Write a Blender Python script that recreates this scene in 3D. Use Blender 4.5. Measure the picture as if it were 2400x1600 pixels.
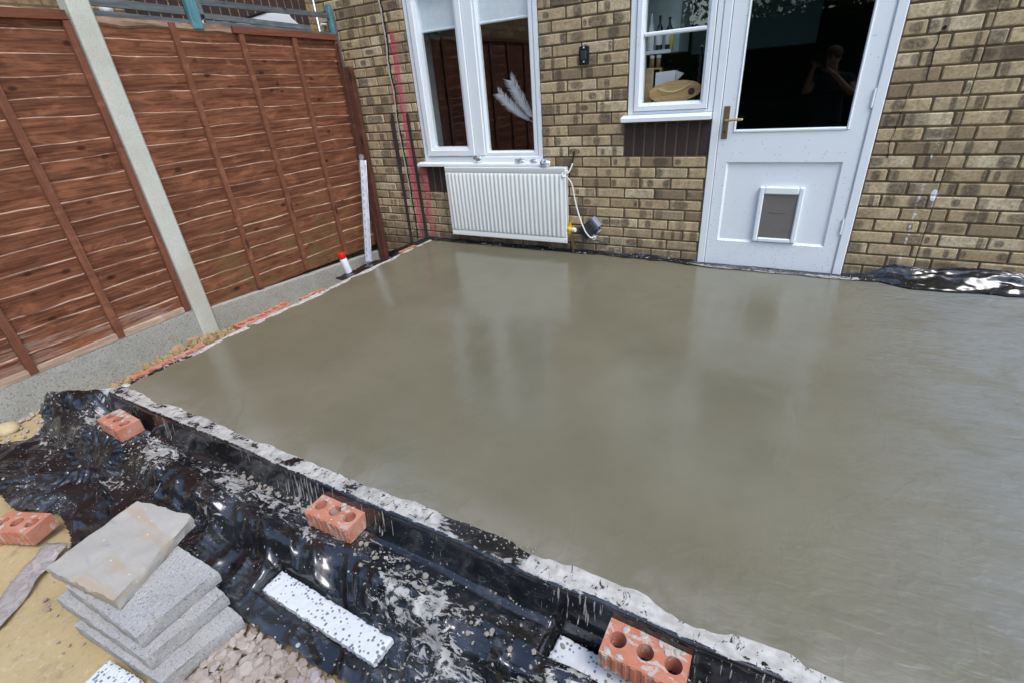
import bpy, bmesh, math, random
import numpy as np
from mathutils import Vector, Matrix, Euler
for o in list(bpy.data.objects): bpy.data.objects.remove(o)
S = bpy.context.scene
COL = S.collection
random.seed(7); RNG = np.random.default_rng(11)
rad = math.radians

# ------------------------------------------------------------------ camera
cam_d = bpy.data.cameras.new('camera'); cam = bpy.data.objects.new('camera', cam_d); COL.objects.link(cam)
cam_d.sensor_fit = 'HORIZONTAL'; cam_d.sensor_width = 36.0; cam_d.lens = 1140.999 / 2400 * 36.0
cam_d.clip_start = 0.02; cam_d.clip_end = 1000
def rotvec(r):
    th = math.sqrt(sum(c * c for c in r)); k = [c / th for c in r]
    return Matrix.Rotation(th, 3, Vector(k))
RV = (4.95800472e-01, -5.05635707e-01, -5.00087716e-02)
RM = rotvec(RV) @ Matrix(((1, 0, 0), (0, 0, 1), (0, -1, 0)))      # rows: right, up, back
CPOS = Vector((0.77267, -3.70594, 1.28902))
cam.matrix_world = Matrix.Translation(CPOS) @ RM.transposed().to_4x4()
S.camera = cam

# ------------------------------------------------------------------ world, sun, exposure
SUN_EL, SUN_AZ = rad(58), rad(118)      # azimuth clockwise from +Y (north)
w = bpy.data.worlds.new('World'); S.world = w; w.use_nodes = True
wn = w.node_tree; bg = wn.nodes['Background']; sky = wn.nodes.new('ShaderNodeTexSky')
sky.sky_type = 'NISHITA'; sky.sun_disc = False; sky.sun_elevation = SUN_EL; sky.sun_rotation = SUN_AZ
sky.air_density = 1.0; sky.dust_density = 1.6; sky.ozone_density = .9
wn.links.new(sky.outputs[0], bg.inputs[0]); bg.inputs[1].default_value = 0.15
sl = bpy.data.lights.new('sun', 'SUN'); sl.energy = .8; sl.angle = rad(25); sl.color = (1.0, 0.985, 0.96)
sun = bpy.data.objects.new('sun', sl); COL.objects.link(sun)
sd = Vector((math.sin(SUN_AZ) * math.cos(SUN_EL), math.cos(SUN_AZ) * math.cos(SUN_EL), math.sin(SUN_EL)))
sun.rotation_euler = sd.to_track_quat('Z', 'Y').to_euler(); sun.location = (6, -6, 9)
S.view_settings.view_transform = 'Standard'; S.view_settings.look = 'None'
S.view_settings.exposure = 1.22; S.view_settings.gamma = 1.0; S.view_settings.use_curve_mapping = False
S.render.engine = 'CYCLES'; S.cycles.max_bounces = 6; S.cycles.diffuse_bounces = 3; S.cycles.glossy_bounces = 3; S.cycles.transparent_max_bounces = 8

# ------------------------------------------------------------------ noise
_P = RNG.permutation(512); _G = RNG.normal(size=(512, 2)); _G /= np.linalg.norm(_G, axis=1)[:, None]
def perlin(x, y):
    x = np.asarray(x, float) + 1000.; y = np.asarray(y, float) + 1000.
    xi = np.floor(x).astype(int); yi = np.floor(y).astype(int); xf = x - xi; yf = y - yi
    def g(i, j): return _G[_P[(_P[(xi + i) % 512] + yi + j) % 512]]
    u = xf * xf * xf * (xf * (xf * 6 - 15) + 10); v = yf * yf * yf * (yf * (yf * 6 - 15) + 10)
    def d(i, j): G = g(i, j); return G[..., 0] * (xf - i) + G[..., 1] * (yf - j)
    a = d(0, 0) * (1 - u) + d(1, 0) * u; b = d(0, 1) * (1 - u) + d(1, 1) * u
    return (a * (1 - v) + b * v) * 1.5
def fbm(x, y, o=4):
    s = 0; a = 1.
    for i in range(o): s = s + a * perlin(x * 2 ** i + 17.3 * i, y * 2 ** i - 9.1 * i); a *= .5
    return s
def ridged(x, y, o=3):
    s = 0; a = 1.
    for i in range(o): s = s + a * (1 - np.abs(perlin(x * 2 ** i + 31 * i, y * 2 ** i + 7 * i)) * 2); a *= .5
    return s / 1.75
def worley(x, y):      # distance to the nearest of jittered points, one per unit cell
    xi = np.floor(x).astype(int); yi = np.floor(y).astype(int); best = np.full(x.shape, 9.)
    for i in (-1, 0, 1):
        for j in (-1, 0, 1):
            h = _P[(_P[(xi + i) % 512] + yi + j) % 512]; px = xi + i + (h % 23) / 23.; py = yi + j + (h % 31) / 31.; best = np.minimum(best, np.hypot(x - px, y - py))
    return best
def sstep(a, b, x): t = np.clip((np.asarray(x, float) - a) / (b - a), 0, 1); return t * t * (3 - 2 * t)

# ------------------------------------------------------------------ mesh building
class MB:
    def __init__(s): s.v = []; s.f = []; s.m = []
    def add(s, vs, fs, mi=0):
        b = len(s.v); s.v += [tuple(v) for v in vs]; s.f += [tuple(i + b for i in f) for f in fs]; s.m += [mi] * len(fs); return s
    def box(s, x0, x1, y0, y1, z0, z1, mi=0):
        return s.add([(x, y, z) for x in (x0, x1) for y in (y0, y1) for z in (z0, z1)],
                     [(0, 1, 3, 2), (4, 6, 7, 5), (0, 4, 5, 1), (2, 3, 7, 6), (0, 2, 6, 4), (1, 5, 7, 3)], mi)
    def cbox(s, x0, x1, y0, y1, z0, z1, c=.004, mi=0, jit=0):      # chamfered box
        bm = bmesh.new(); bmesh.ops.create_cube(bm, size=1)
        for v in bm.verts:
            v.co = Vector((x0 + (v.co.x + .5) * (x1 - x0), y0 + (v.co.y + .5) * (y1 - y0), z0 + (v.co.z + .5) * (z1 - z0)))
        bmesh.ops.bevel(bm, geom=bm.edges[:], offset=c, segments=1, affect='EDGES', profile=.5)
        if jit:
            for v in bm.verts: v.co += Vector([random.uniform(-jit, jit) for _ in range(3)])
        bm.verts.index_update()
        s.add([v.co for v in bm.verts], [[v.index for v in f.verts] for f in bm.faces], mi); bm.free(); return s
    def cyl(s, p0, p1, r0, r1=None, n=14, caps=True, mi=0):
        r1 = r0 if r1 is None else r1; p0 = Vector(p0); p1 = Vector(p1); q = (p1 - p0).to_track_quat('Z', 'Y')
        vs = []
        for p, r in ((p0, r0), (p1, r1)):
            for i in range(n):
                a = 2 * math.pi * i / n; vs.append(p + q @ Vector((r * math.cos(a), r * math.sin(a), 0)))
        fs = [(i, (i + 1) % n, n + (i + 1) % n, n + i) for i in range(n)]
        if caps: fs += [tuple(range(n - 1, -1, -1)), tuple(range(n, 2 * n))]
        return s.add(vs, fs, mi)
    def tube(s, pts, r, n=8, mi=0):
        pts = [Vector(p) for p in pts]; vs = []
        for i, p in enumerate(pts):
            t = (pts[min(i + 1, len(pts) - 1)] - pts[max(i - 1, 0)]); q = t.to_track_quat('Z', 'Y')
            rr = r[i] if isinstance(r, (list, tuple)) else r
            vs += [p + q @ Vector((rr * math.cos(2 * math.pi * k / n), rr * math.sin(2 * math.pi * k / n), 0)) for k in range(n)]
        fs = [(i * n + k, i * n + (k + 1) % n, (i + 1) * n + (k + 1) % n, (i + 1) * n + k) for i in range(len(pts) - 1) for k in range(n)]
        fs += [tuple(range(n - 1, -1, -1)), tuple((len(pts) - 1) * n + k for k in range(n))]
        return s.add(vs, fs, mi)
    def lathe(s, prof, c, axis=(0, 0, 1), n=20, mi=0):
        q = Vector(axis).to_track_quat('Z', 'Y'); c = Vector(c); vs = []
        for r, z in prof: vs += [c + q @ Vector((r * math.cos(2 * math.pi * k / n), r * math.sin(2 * math.pi * k / n), z)) for k in range(n)]
        fs = [(i * n + k, i * n + (k + 1) % n, (i + 1) * n + (k + 1) % n, (i + 1) * n + k) for i in range(len(prof) - 1) for k in range(n)]
        fs += [tuple(range(n - 1, -1, -1)), tuple((len(prof) - 1) * n + k for k in range(n))]
        return s.add(vs, fs, mi)
    def prism(s, poly, a0, a1, axis='z', mi=0):
        n = len(poly); f = {'z': lambda p, h: (p[0], p[1], h), 'y': lambda p, h: (p[0], h, p[1]), 'x': lambda p, h: (h, p[0], p[1])}[axis]
        vs = [f(p, a0) for p in poly] + [f(p, a1) for p in poly]
        return s.add(vs, [tuple(range(n - 1, -1, -1)), tuple(range(n, 2 * n))] + [(i, (i + 1) % n, n + (i + 1) % n, n + i) for i in range(n)], mi)
    def frame(s, x0, x1, z0, z1, wl, wr, wb, wt, y0, y1, c=.004, mi=0):   # rectangular frame in XZ
        s.cbox(x0, x0 + wl, y0, y1, z0, z1, c, mi); s.cbox(x1 - wr, x1, y0, y1, z0, z1, c, mi)
        s.cbox(x0 + wl, x1 - wr, y0, y1, z0, z0 + wb, c, mi); s.cbox(x0 + wl, x1 - wr, y0, y1, z1 - wt, z1, c, mi); return s
WO = {}
def mesh_obj(name, verts, faces, mats, parent=None, smooth=False, midx=None, local=False, recalc=True):
    v = np.array(verts, float).reshape(-1, 3)
    if local: org = Vector((0, 0, 0))
    else:
        lo = v.min(0); hi = v.max(0); org = Vector(((lo[0] + hi[0]) / 2, (lo[1] + hi[1]) / 2, lo[2])); v = v - np.array(org)
    me = bpy.data.meshes.new(name); me.from_pydata(v.tolist(), [], faces)
    for m in (mats if isinstance(mats, (list, tuple)) else [mats]): me.materials.append(m)
    if midx is not None and len(set(midx)) > 1: me.polygons.foreach_set('material_index', midx)
    if recalc:
        bm = bmesh.new(); bm.from_mesh(me); bmesh.ops.recalc_face_normals(bm, faces=bm.faces[:]); bm.to_mesh(me); bm.free()
    if smooth: me.polygons.foreach_set('use_smooth', [True] * len(me.polygons))
    o = bpy.data.objects.new(name, me); COL.objects.link(o)
    if parent is not None:
        o.parent = parent; o.location = org if local else org - WO[parent]
        WO[o] = WO[parent] + org if local else org
    else: o.location = org; WO[o] = org
    return o
def obj(name, mb, mats, parent=None, smooth=False, local=False, auto=None):
    o = mesh_obj(name, mb.v, mb.f, mats, parent, smooth or auto is not None, mb.m, local)
    if auto is not None:
        o.data.set_sharp_from_angle(angle=rad(auto))
    return o
def tag(o, label=None, cat=None, group=None, kind=None):
    if label: o['label'] = label
    if cat: o['category'] = cat
    if group: o['group'] = group
    if kind: o['kind'] = kind
    return o
def thing(name, label, cat, loc, rot=(0, 0, 0), group=None):
    e = bpy.data.objects.new(name, None); COL.objects.link(e); e.location = loc; e.rotation_euler = rot; e.empty_display_size = .1
    WO[e] = Vector(loc); return tag(e, label, cat, group)
def copy_obj(o, parent=None):
    c = o.copy(); COL.objects.link(c)
    if parent is not None: c.parent = parent
    return c

# ------------------------------------------------------------------ materials
class NT:
    def __init__(s, name, group=False):
        if group: s.t = bpy.data.node_groups.new(name, 'ShaderNodeTree')
        else:
            s.m = bpy.data.materials.new(name); s.m.use_nodes = True; s.t = s.m.node_tree
            s.t.nodes.clear(); s.out = s.t.nodes.new('ShaderNodeOutputMaterial')
    def n(s, ty, ins=None, **kw):
        nd = s.t.nodes.new(ty)
        for k, v in kw.items(): setattr(nd, k, v)
        for k, v in (ins or {}).items(): s.put(nd.inputs[k], v)
        return nd
    def put(s, sock, v):
        if isinstance(v, bpy.types.NodeSocket): s.t.links.new(v, sock)
        elif isinstance(v, bpy.types.Node): s.t.links.new(v.outputs[0], sock)
        else:
            if sock.type == 'RGBA' and len(v) == 3: v = (*v, 1)
            sock.default_value = v
    def math(s, op, a, b=0., c=None, clamp=False):
        nd = s.n('ShaderNodeMath', operation=op, use_clamp=clamp); s.put(nd.inputs[0], a); s.put(nd.inputs[1], b)
        if c is not None: s.put(nd.inputs[2], c)
        return nd.outputs[0]
    def mix(s, f, a, b, blend='MIX'):
        nd = s.n('ShaderNodeMix', data_type='RGBA', blend_type=blend); s.put(nd.inputs[0], f); s.put(nd.inputs[6], a); s.put(nd.inputs[7], b); return nd.outputs[2]
    def mapr(s, v, a, b, c=0., d=1., smooth=True):
        nd = s.n('ShaderNodeMapRange', interpolation_type='SMOOTHSTEP' if smooth else 'LINEAR')
        for i, x in enumerate((v, a, b, c, d)): s.put(nd.inputs[i], x)
        return nd.outputs[0]
    def noise(s, vec, scale, detail=4., rough=.55, dist=0., dim='3D', w=None):
        nd = s.n('ShaderNodeTexNoise', noise_dimensions=dim); s.put(nd.inputs['Vector'], vec)
        nd.inputs['Scale'].default_value = scale; nd.inputs['Detail'].default_value = detail; nd.inputs['Roughness'].default_value = rough; nd.inputs['Distortion'].default_value = dist
        return nd.outputs[0]
    def vor(s, vec, scale, feat='F1', rnd=1.):
        nd = s.n('ShaderNodeTexVoronoi', feature=feat); s.put(nd.inputs['Vector'], vec); nd.inputs['Scale'].default_value = scale; nd.inputs['Randomness'].default_value = rnd; return nd
    def obj(s): return s.n('ShaderNodeTexCoord').outputs['Object']
    def pos(s): return s.n('ShaderNodeNewGeometry').outputs['Position']
    def rnd(s): return s.n('ShaderNodeObjectInfo').outputs['Random']
    def scl(s, vec, x, y, z, off=None):
        nd = s.n('ShaderNodeVectorMath', operation='MULTIPLY'); s.put(nd.inputs[0], vec); nd.inputs[1].default_value = (x, y, z)
        if off is None: return nd.outputs[0]
        a = s.n('ShaderNodeVectorMath', operation='ADD'); s.put(a.inputs[0], nd.outputs[0]); s.put(a.inputs[1], off); return a.outputs[0]
    def sep(s, v): nd = s.n('ShaderNodeSeparateXYZ'); s.put(nd.inputs[0], v); return nd.outputs
    def comb(s, x, y, z): nd = s.n('ShaderNodeCombineXYZ'); s.put(nd.inputs[0], x); s.put(nd.inputs[1], y); s.put(nd.inputs[2], z); return nd.outputs[0]
    def white(s, wv): nd = s.n('ShaderNodeTexWhiteNoise', noise_dimensions='1D'); s.put(nd.inputs['W'], wv); return nd
    def attr(s, name): return s.n('ShaderNodeAttribute', attribute_name=name)
    def bump(s, h, strength=.5, dist=.01, normal=None):
        nd = s.n('ShaderNodeBump'); s.put(nd.inputs['Height'], h); s.put(nd.inputs['Strength'], strength); nd.inputs['Distance'].default_value = dist
        if normal is not None: s.put(nd.inputs['Normal'], normal)
        return nd.outputs[0]
    def bsdf(s, col, rough=.6, metal=0., normal=None, spec=.5, **kw):
        b = s.n('ShaderNodeBsdfPrincipled'); s.put(b.inputs['Base Color'], col); s.put(b.inputs['Roughness'], rough); s.put(b.inputs['Metallic'], metal)
        s.put(b.inputs['Specular IOR Level'], spec)
        if normal is not None: s.put(b.inputs['Normal'], normal)
        for k, v in kw.items(): s.put(b.inputs[k.replace('_', ' ')], v)
        s.t.links.new(b.outputs[0], s.out.inputs[0]); return s.m
def simple(name, col, rough=.5, metal=0., var=.12, scale=30, bump=.1, spec=.5):
    t = NT(name); p = t.obj(); n = t.noise(p, scale, 5)
    c = t.mix(n, [x * (1 - var) for x in col], [min(1, x * (1 + var)) for x in col])
    return t.bsdf(c, t.mapr(n, 0, 1, rough * .85, min(1, rough * 1.15), False), metal, t.bump(n, bump, .004), spec)

def marks_group():     # spray paint and drips on the house wall, by place on the wall
    g = NT('wall_marks', True); t = g.t
    t.interface.new_socket('Color', in_out='INPUT', socket_type='NodeSocketColor'); t.interface.new_socket('Color', in_out='OUTPUT', socket_type='NodeSocketColor')
    gi = t.nodes.new('NodeGroupInput'); go = t.nodes.new('NodeGroupOutput')
    P = g.pos(); x, y, z = g.sep(P); n = g.noise(P, 45, 4); n2 = g.noise(P, 9, 3); n3 = g.noise(P, 16, 3)
    col = gi.outputs[0]
    def line(xc, slope, z0, z1, hw, soft, amt, colr, thr):
        nonlocal col
        wob = g.math('MULTIPLY_ADD', n2, .03, -.015)
        xm = g.math('ADD', g.math('MULTIPLY_ADD', z, slope, xc), wob)
        d = g.math('ABSOLUTE', g.math('SUBTRACT', x, xm))
        m = g.mapr(d, hw, hw + soft, 1, 0)
        m = g.math('MULTIPLY', m, g.math('MULTIPLY', g.mapr(z, z0 - .02, z0 + .02, 0, 1), g.mapr(z, z1 - .02, z1 + .02, 1, 0)))
        m = g.math('MULTIPLY', m, g.mapr(g.math('ADD', g.math('MULTIPLY', n, .6), g.math('MULTIPLY', n3, .4)), thr, thr + .14, .12 if thr < .45 else 0, amt))
        col = g.mix(m, col, colr)
    pink = (.58, .11, .15)
    line(-2.366, .017, -.02, 1.74, .020, .018, .85, pink, .36)
    line(-2.425, 0, 1.2, 1.36, .014, .016, .8, pink, .36)
    line(-2.226, 0, 0.0, .66, .018, .022, .8, pink, .36)
    line(1.437, .006, .07, .60, .004, .005, .95, (.75, .78, .78), .47)
    line(1.441, .003, .68, .82, .004, .006, .9, (.75, .78, .78), .5)
    line(1.60, .0, .85, 1.5, .003, .005, .9, (.72, .74, .72), .57)
    line(1.49, .0, .2, .42, .003, .004, .8, (.72, .74, .72), .55)
    ex = g.math('POWER', g.math('DIVIDE', g.math('SUBTRACT', x, 1.503), .017), 2.); ez = g.math('POWER', g.math('DIVIDE', g.math('SUBTRACT', z, .53), .036), 2.)
    col = g.mix(g.mapr(g.math('ADD', g.math('ADD', ex, ez), g.math('MULTIPLY', n, .8)), 1.1, 1.35, 1, 0), col, (.7, .73, .74))
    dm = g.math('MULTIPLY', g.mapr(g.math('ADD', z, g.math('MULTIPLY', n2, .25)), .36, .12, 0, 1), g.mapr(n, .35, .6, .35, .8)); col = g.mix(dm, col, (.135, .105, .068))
    t.links.new(col, go.inputs[0]); return g.t
MARKS = marks_group()

def buff_brick(name, stuff):
    t = NT(name)
    if stuff: loc = t.attr('loc').outputs['Vector']; r = t.attr('rnd').outputs['Fac']
    else: loc = t.obj(); r = t.rnd()
    P = t.pos(); x, y, z = t.sep(loc)
    n = t.noise(P, 60, 6, .65); nb = t.noise(P, 14, 3)
    w0 = t.white(t.math('MULTIPLY', r, 311.7)); wr, wg, wb = t.sep(w0.outputs['Color'])
    base = t.mix(wr, (.60, .470, .275), (.45, .34, .195)); base = t.mix(t.mapr(wg, .66, .95, 0, .85), base, (.67, .56, .375)); base = t.mix(t.mapr(wb, .72, .95, 0, .9), base, (.21, .15, .092))
    base = t.mix(t.mapr(nb, .38, .7, 0, .55), base, (.33, .235, .125))
    base = t.mix(t.mapr(n, .42, .72, 0, .6), base, (.18, .128, .07))
    rt = t.n('ShaderNodeVectorRotate', {'Vector': loc, 'Axis': (0, 1, 0), 'Angle': .75}); sk = t.noise(t.scl(rt.outputs[0], 30, 60, 200, off=t.comb(t.math('MULTIPLY', r, 40.), 0., 0.)), 1., 3, .6)
    base = t.mix(t.mapr(sk, .5, .7, 0, .45), base, (.20, .15, .085)); base = t.mix(t.mapr(sk, .42, .28, 0, .3), base, (.72, .62, .44))
    dark = None
    for k in range(3):
        wk = t.white(t.math('MULTIPLY_ADD', r, 97.3 + 41 * k, 13.7 * k + 2.1)); a, b, c = t.sep(wk.outputs['Color'])
        cx = t.math('MULTIPLY_ADD', a, .22, -.11); rx = t.math('MULTIPLY_ADD', t.math('POWER', b, 2.2), .05, .014)
        dx = t.math('POWER', t.math('ABSOLUTE', t.math('DIVIDE', t.math('SUBTRACT', x, cx), rx)), 3.); dz = t.math('POWER', t.math('ABSOLUTE', t.math('DIVIDE', z, t.math('MULTIPLY_ADD', t.white(t.math('MULTIPLY_ADD', r, 61. + 17 * k, 5.)).outputs['Value'], .028, .019))), 3.)
        d = t.math('ADD', t.math('ADD', dx, dz), t.math('MULTIPLY_ADD', n, 3.4, -1.75))
        m = t.math('MULTIPLY', t.mapr(d, .4, 1.25, 1, 0), t.mapr(c, .28, .75, 0, .85))
        dark = m if dark is None else t.math('MAXIMUM', dark, m)
    base = t.mix(t.math('MULTIPLY', dark, t.mapr(n, .25, .7, .55, 1.)), base, (.072, .054, .042))
    base = t.n('ShaderNodeGroup', {}, node_tree=MARKS); gcol = base
    return t, loc, P, n, gcol
def make_buff(name, stuff):
    t, loc, P, n, g = buff_brick(name, stuff)
    # link the last mix colour into the marks group
    last = [nd for nd in t.t.nodes if nd.bl_idname == 'ShaderNodeMix'][-1]
    t.put(g.inputs[0], last.outputs[2])
    rot = t.n('ShaderNodeVectorRotate', {'Vector': loc, 'Axis': (0, 1, 0), 'Angle': .75}); st = t.noise(t.scl(rot.outputs[0], 40, 60, 260), 1., 4, .6)
    h = t.math('ADD', t.math('MULTIPLY', n, .6), t.math('MULTIPLY', st, .6))
    return t.bsdf(g.outputs[0], .9, 0, t.bump(h, .75, .006), .25)
M = {}
M['buff'] = make_buff('buff_brick', False); M['buffs'] = make_buff('buff_brick_field', True)
def mk_mortar():
    t = NT('brown_mortar'); P = t.pos(); n = t.noise(P, 120, 5, .7); n2 = t.noise(P, 6, 3)
    c = t.mix(n, (.088, .067, .041), (.185, .142, .088)); c = t.mix(t.mapr(n2, .4, .7, 0, .5), c, (.205, .16, .098))
    g = t.n('ShaderNodeGroup', {}, node_tree=MARKS); t.put(g.inputs[0], c); return t.bsdf(g.outputs[0], .95, 0, t.bump(n, .6, .004), .2)
M['mortar'] = mk_mortar()
def mk_soldier():
    t = NT('soldier_brick'); p = t.pos(); n = t.noise(p, 90, 6, .7); r = t.rnd()
    c = t.mix(n, (.024, .015, .014), (.075, .045, .038)); c = t.mix(t.mapr(r, .4, 1, 0, .6), c, (.03, .024, .026))
    v = t.vor(p, 160); sp = t.math('MULTIPLY', t.mapr(v.outputs['Distance'], .12, .2, 1, 0), t.mapr(t.sep(v.outputs['Color'])[0], .86, .9, 0, 1))
    c = t.mix(sp, c, (.45, .40, .38)); return t.bsdf(c, .75, 0, t.bump(n, .7, .005), .35)
M['soldier'] = mk_soldier()
def mk_brickwall():      # brickwork well above the picture, seen only in reflections
    t = NT('brickwork_far'); p = t.pos(); x, y, z = t.sep(p)
    b = t.n('ShaderNodeTexBrick', {'Vector': t.comb(t.math('ADD', x, y), z, 0.), 'Color1': (.45, .32, .16), 'Color2': (.25, .17, .09), 'Mortar': (.15, .11, .065), 'Scale': 1., 'Mortar Size': .006, 'Brick Width': .225, 'Row Height': .075})
    c = t.mix(t.mapr(t.noise(p, 25, 4), .45, .6, 0, .55), b.outputs[0], (.10, .075, .05)); return t.bsdf(c, .9, 0, t.bump(b.outputs[1], -.4, .006), .2)
M['brickfar'] = mk_brickwall()
def mk_white(name, col, rough, spots, grain):
    t = NT(name); p = t.pos(); n = t.noise(p, 7, 4); c = t.mix(n, [x * .93 for x in col], col)
    x, y, z = t.sep(p)
    v = t.vor(p, 75); low = t.mapr(z, .15, .9, .16, .02)
    sp = t.math('MULTIPLY', t.mapr(v.outputs['Distance'], .13, .2, 1, 0), t.math('LESS_THAN', t.sep(v.outputs['Color'])[1], t.math('MULTIPLY', low, spots)))
    c = t.mix(sp, c, (.16, .16, .16)); c = t.mix(t.mapr(t.noise(p, 3.5, 5, .7), .55, .8, 0, .25), c, (.55, .56, .53))
    h = t.noise(t.scl(p, 4, 4, 60) if grain else p, 4 if grain else 60, 4)
    return t.bsdf(c, rough, 0, t.bump(h, .12, .004), .5)
M['paint'] = mk_white('white_gloss_paint', (.80, .85, .86), .35, 1., True)
M['upvc'] = mk_white('white_upvc', (.80, .85, .86), .25, 0., False)
M['rad'] = None
def mk_glass(name, tint, refl):
    t = NT(name); lw = t.n('ShaderNodeLayerWeight', {'Blend': .5}); f = t.math('MULTIPLY_ADD', t.math('POWER', lw.outputs['Facing'], 5.), .9, .042 * refl, clamp=True)
    p = t.pos(); n = t.noise(p, 1.6, 2)
    gl = t.n('ShaderNodeBsdfGlossy', {'Color': (1, 1, 1), 'Roughness': .004, 'Normal': t.bump(n, .012, .05)}); tr = t.n('ShaderNodeBsdfTransparent', {'Color': tint})
    mx = t.n('ShaderNodeMixShader', {0: f, 1: tr.outputs[0], 2: gl.outputs[0]}); t.t.links.new(mx.outputs[0], t.out.inputs[0]); return t.m
M['glass'] = mk_glass('window_glass', (.93, .97, .96), 2.6)
M['glass_dark'] = mk_glass('door_glass', (.42, .58, .58), .95)
def mk_wood(name, c1, c2, rough=.75, pale=None, edge=0., lowpale=False, axis='y'):
    t = NT(name); p = t.obj(); r = t.rnd(); off = t.comb(t.math('MULTIPLY', r, 37.), t.math('MULTIPLY', r, 91.), t.math('MULTIPLY', r, 53.))
    sc = {'y': (6, 1.2, 26), 'z': (26, 26, 1.2), 'x': (1.2, 26, 26)}[axis]
    g = t.noise(t.scl(p, *sc, off=off), 2.2, 6, .62, .6)
    fine = t.noise(t.scl(p, *[q * 5 for q in sc], off=off), 2., 3, .6)
    c = t.mix(t.mapr(g, .3, .72), c1, c2); c = t.mix(t.mapr(fine, .35, .75, 0, .35), c, [q * .45 for q in c1])
    rr = t.white(t.math('MULTIPLY', r, 71.)).outputs['Value']; c = t.mix(t.math('MULTIPLY', rr, .30), c, [q * .62 for q in c1]); bl = t.noise(t.scl(p, 3, 3.2, 9, off=off), 1.5, 4, .6, .8); c = t.mix(t.mapr(bl, .5, .72, 0, .5), c, [min(1., q * 1.35) for q in c2]); c = t.mix(t.mapr(bl, .45, .28, 0, .55), c, [q * .55 for q in c1])
    ksc = {'y': (1, 9, 16), 'z': (16, 16, 5), 'x': (5, 16, 16)}[axis]
    v = t.vor(t.scl(p, *ksc, off=off), .55); kn = t.mapr(v.outputs['Distance'], .07, .17, 1, 0)
    c = t.mix(t.math('MULTIPLY', kn, .8), c, [q * .22 for q in c1])
    P = t.pos(); x, y, z = t.sep(P)
    if pale:
        wear = t.noise(t.scl(P, 3, 1.2, 14), 2.4, 6, .7)
        th = t.math('SUBTRACT', .66, t.math('MULTIPLY', t.mapr(z, .42, -.02, 0, 1), t.mapr(y, -1.9, -2.3, .05, .24)) if lowpale else 0.)
        c = t.mix(t.mapr(wear, th, t.math('ADD', th, .12), 0, .75), c, pale)
        v2 = t.vor(P, 38); c = t.mix(t.math('MULTIPLY', t.mapr(v2.outputs['Distance'], .07, .12, 1, 0), t.math('LESS_THAN', t.sep(v2.outputs['Color'])[0], .018)), c, (.6, .55, .5))
    if lowpale: c = t.mix(t.math('MULTIPLY', t.math('MULTIPLY', t.mapr(z, .75, .0, 0, 1), t.mapr(y, -1.95, -1.6, 0, 1)), t.mapr(t.noise(t.scl(P, 1, 2, 2.5), 3.5, 5, .65), .42, .62, 0, .75)), c, (.17, .115, .045))
    return t.bsdf(c, rough, 0, t.bump(t.math('ADD', g, t.math('MULTIPLY', fine, .5)), .35, .006), .3)
M['fence'] = mk_wood('red_brown_fence_wood', (.112, .036, .018), (.325, .128, .064), .8, (.34, .235, .18), lowpale=True)
M['batten'] = mk_wood('red_brown_batten', (.17, .062, .034), (.25, .10, .055), .8, axis='z')
M['rail'] = mk_wood('red_brown_rail', (.15, .05, .026), (.22, .083, .045), .8, (.40, .31, .23))
M['edge'] = mk_wood('bare_wood_edge', (.13, .05, .028), (.62, .45, .34), .85)
M['palewood'] = mk_wood('pale_raw_wood', (.36, .25, .17), (.54, .42, .32), .85)
M['splitwood'] = mk_wood('weathered_split_wood', (.16, .085, .05), (.40, .27, .18), .85)
M['trellis'] = mk_wood('grey_weathered_trellis', (.085, .098, .105), (.17, .195, .205), .8, (.25, .28, .29))
M['teal'] = mk_wood('teal_painted_post', (.07, .21, .25), (.14, .31, .35), .75, (.45, .47, .46), axis='z')
M['oldpost'] = mk_wood('dark_brown_post', (.085, .030, .018), (.13, .05, .03), .85, (.35, .28, .24), axis='z')
def mk_concrete(name, c1, c2, spk, scale, bump=.4, stain=.3):
    t = NT(name); p = t.pos(); n = t.noise(p, 9, 6, .6); f = t.noise(p, scale, 3, .7)
    c = t.mix(n, c1, c2); c = t.mix(t.mapr(f, .55, .68, 0, spk), c, [q * .42 for q in c1]); c = t.mix(t.mapr(f, .42, .3, 0, spk * .8), c, [min(.9, q * 1.35) for q in c2])
    c = t.mix(t.mapr(t.noise(p, 3, 4), .5, .72, 0, stain), c, (.33, .29, .19)); return t.bsdf(c, .9, 0, t.bump(f, bump, .004), .2)
M['post'] = mk_concrete('pale_concrete', (.48, .49, .43), (.60, .61, .54), .45, 160)
M['gboard'] = mk_concrete('gravel_board_concrete', (.27, .275, .25), (.43, .43, .385), .9, 105)
M['granite'] = mk_concrete('speckled_grey_concrete', (.28, .28, .275), (.48, .475, .465), .85, 150, .9, .2)
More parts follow.
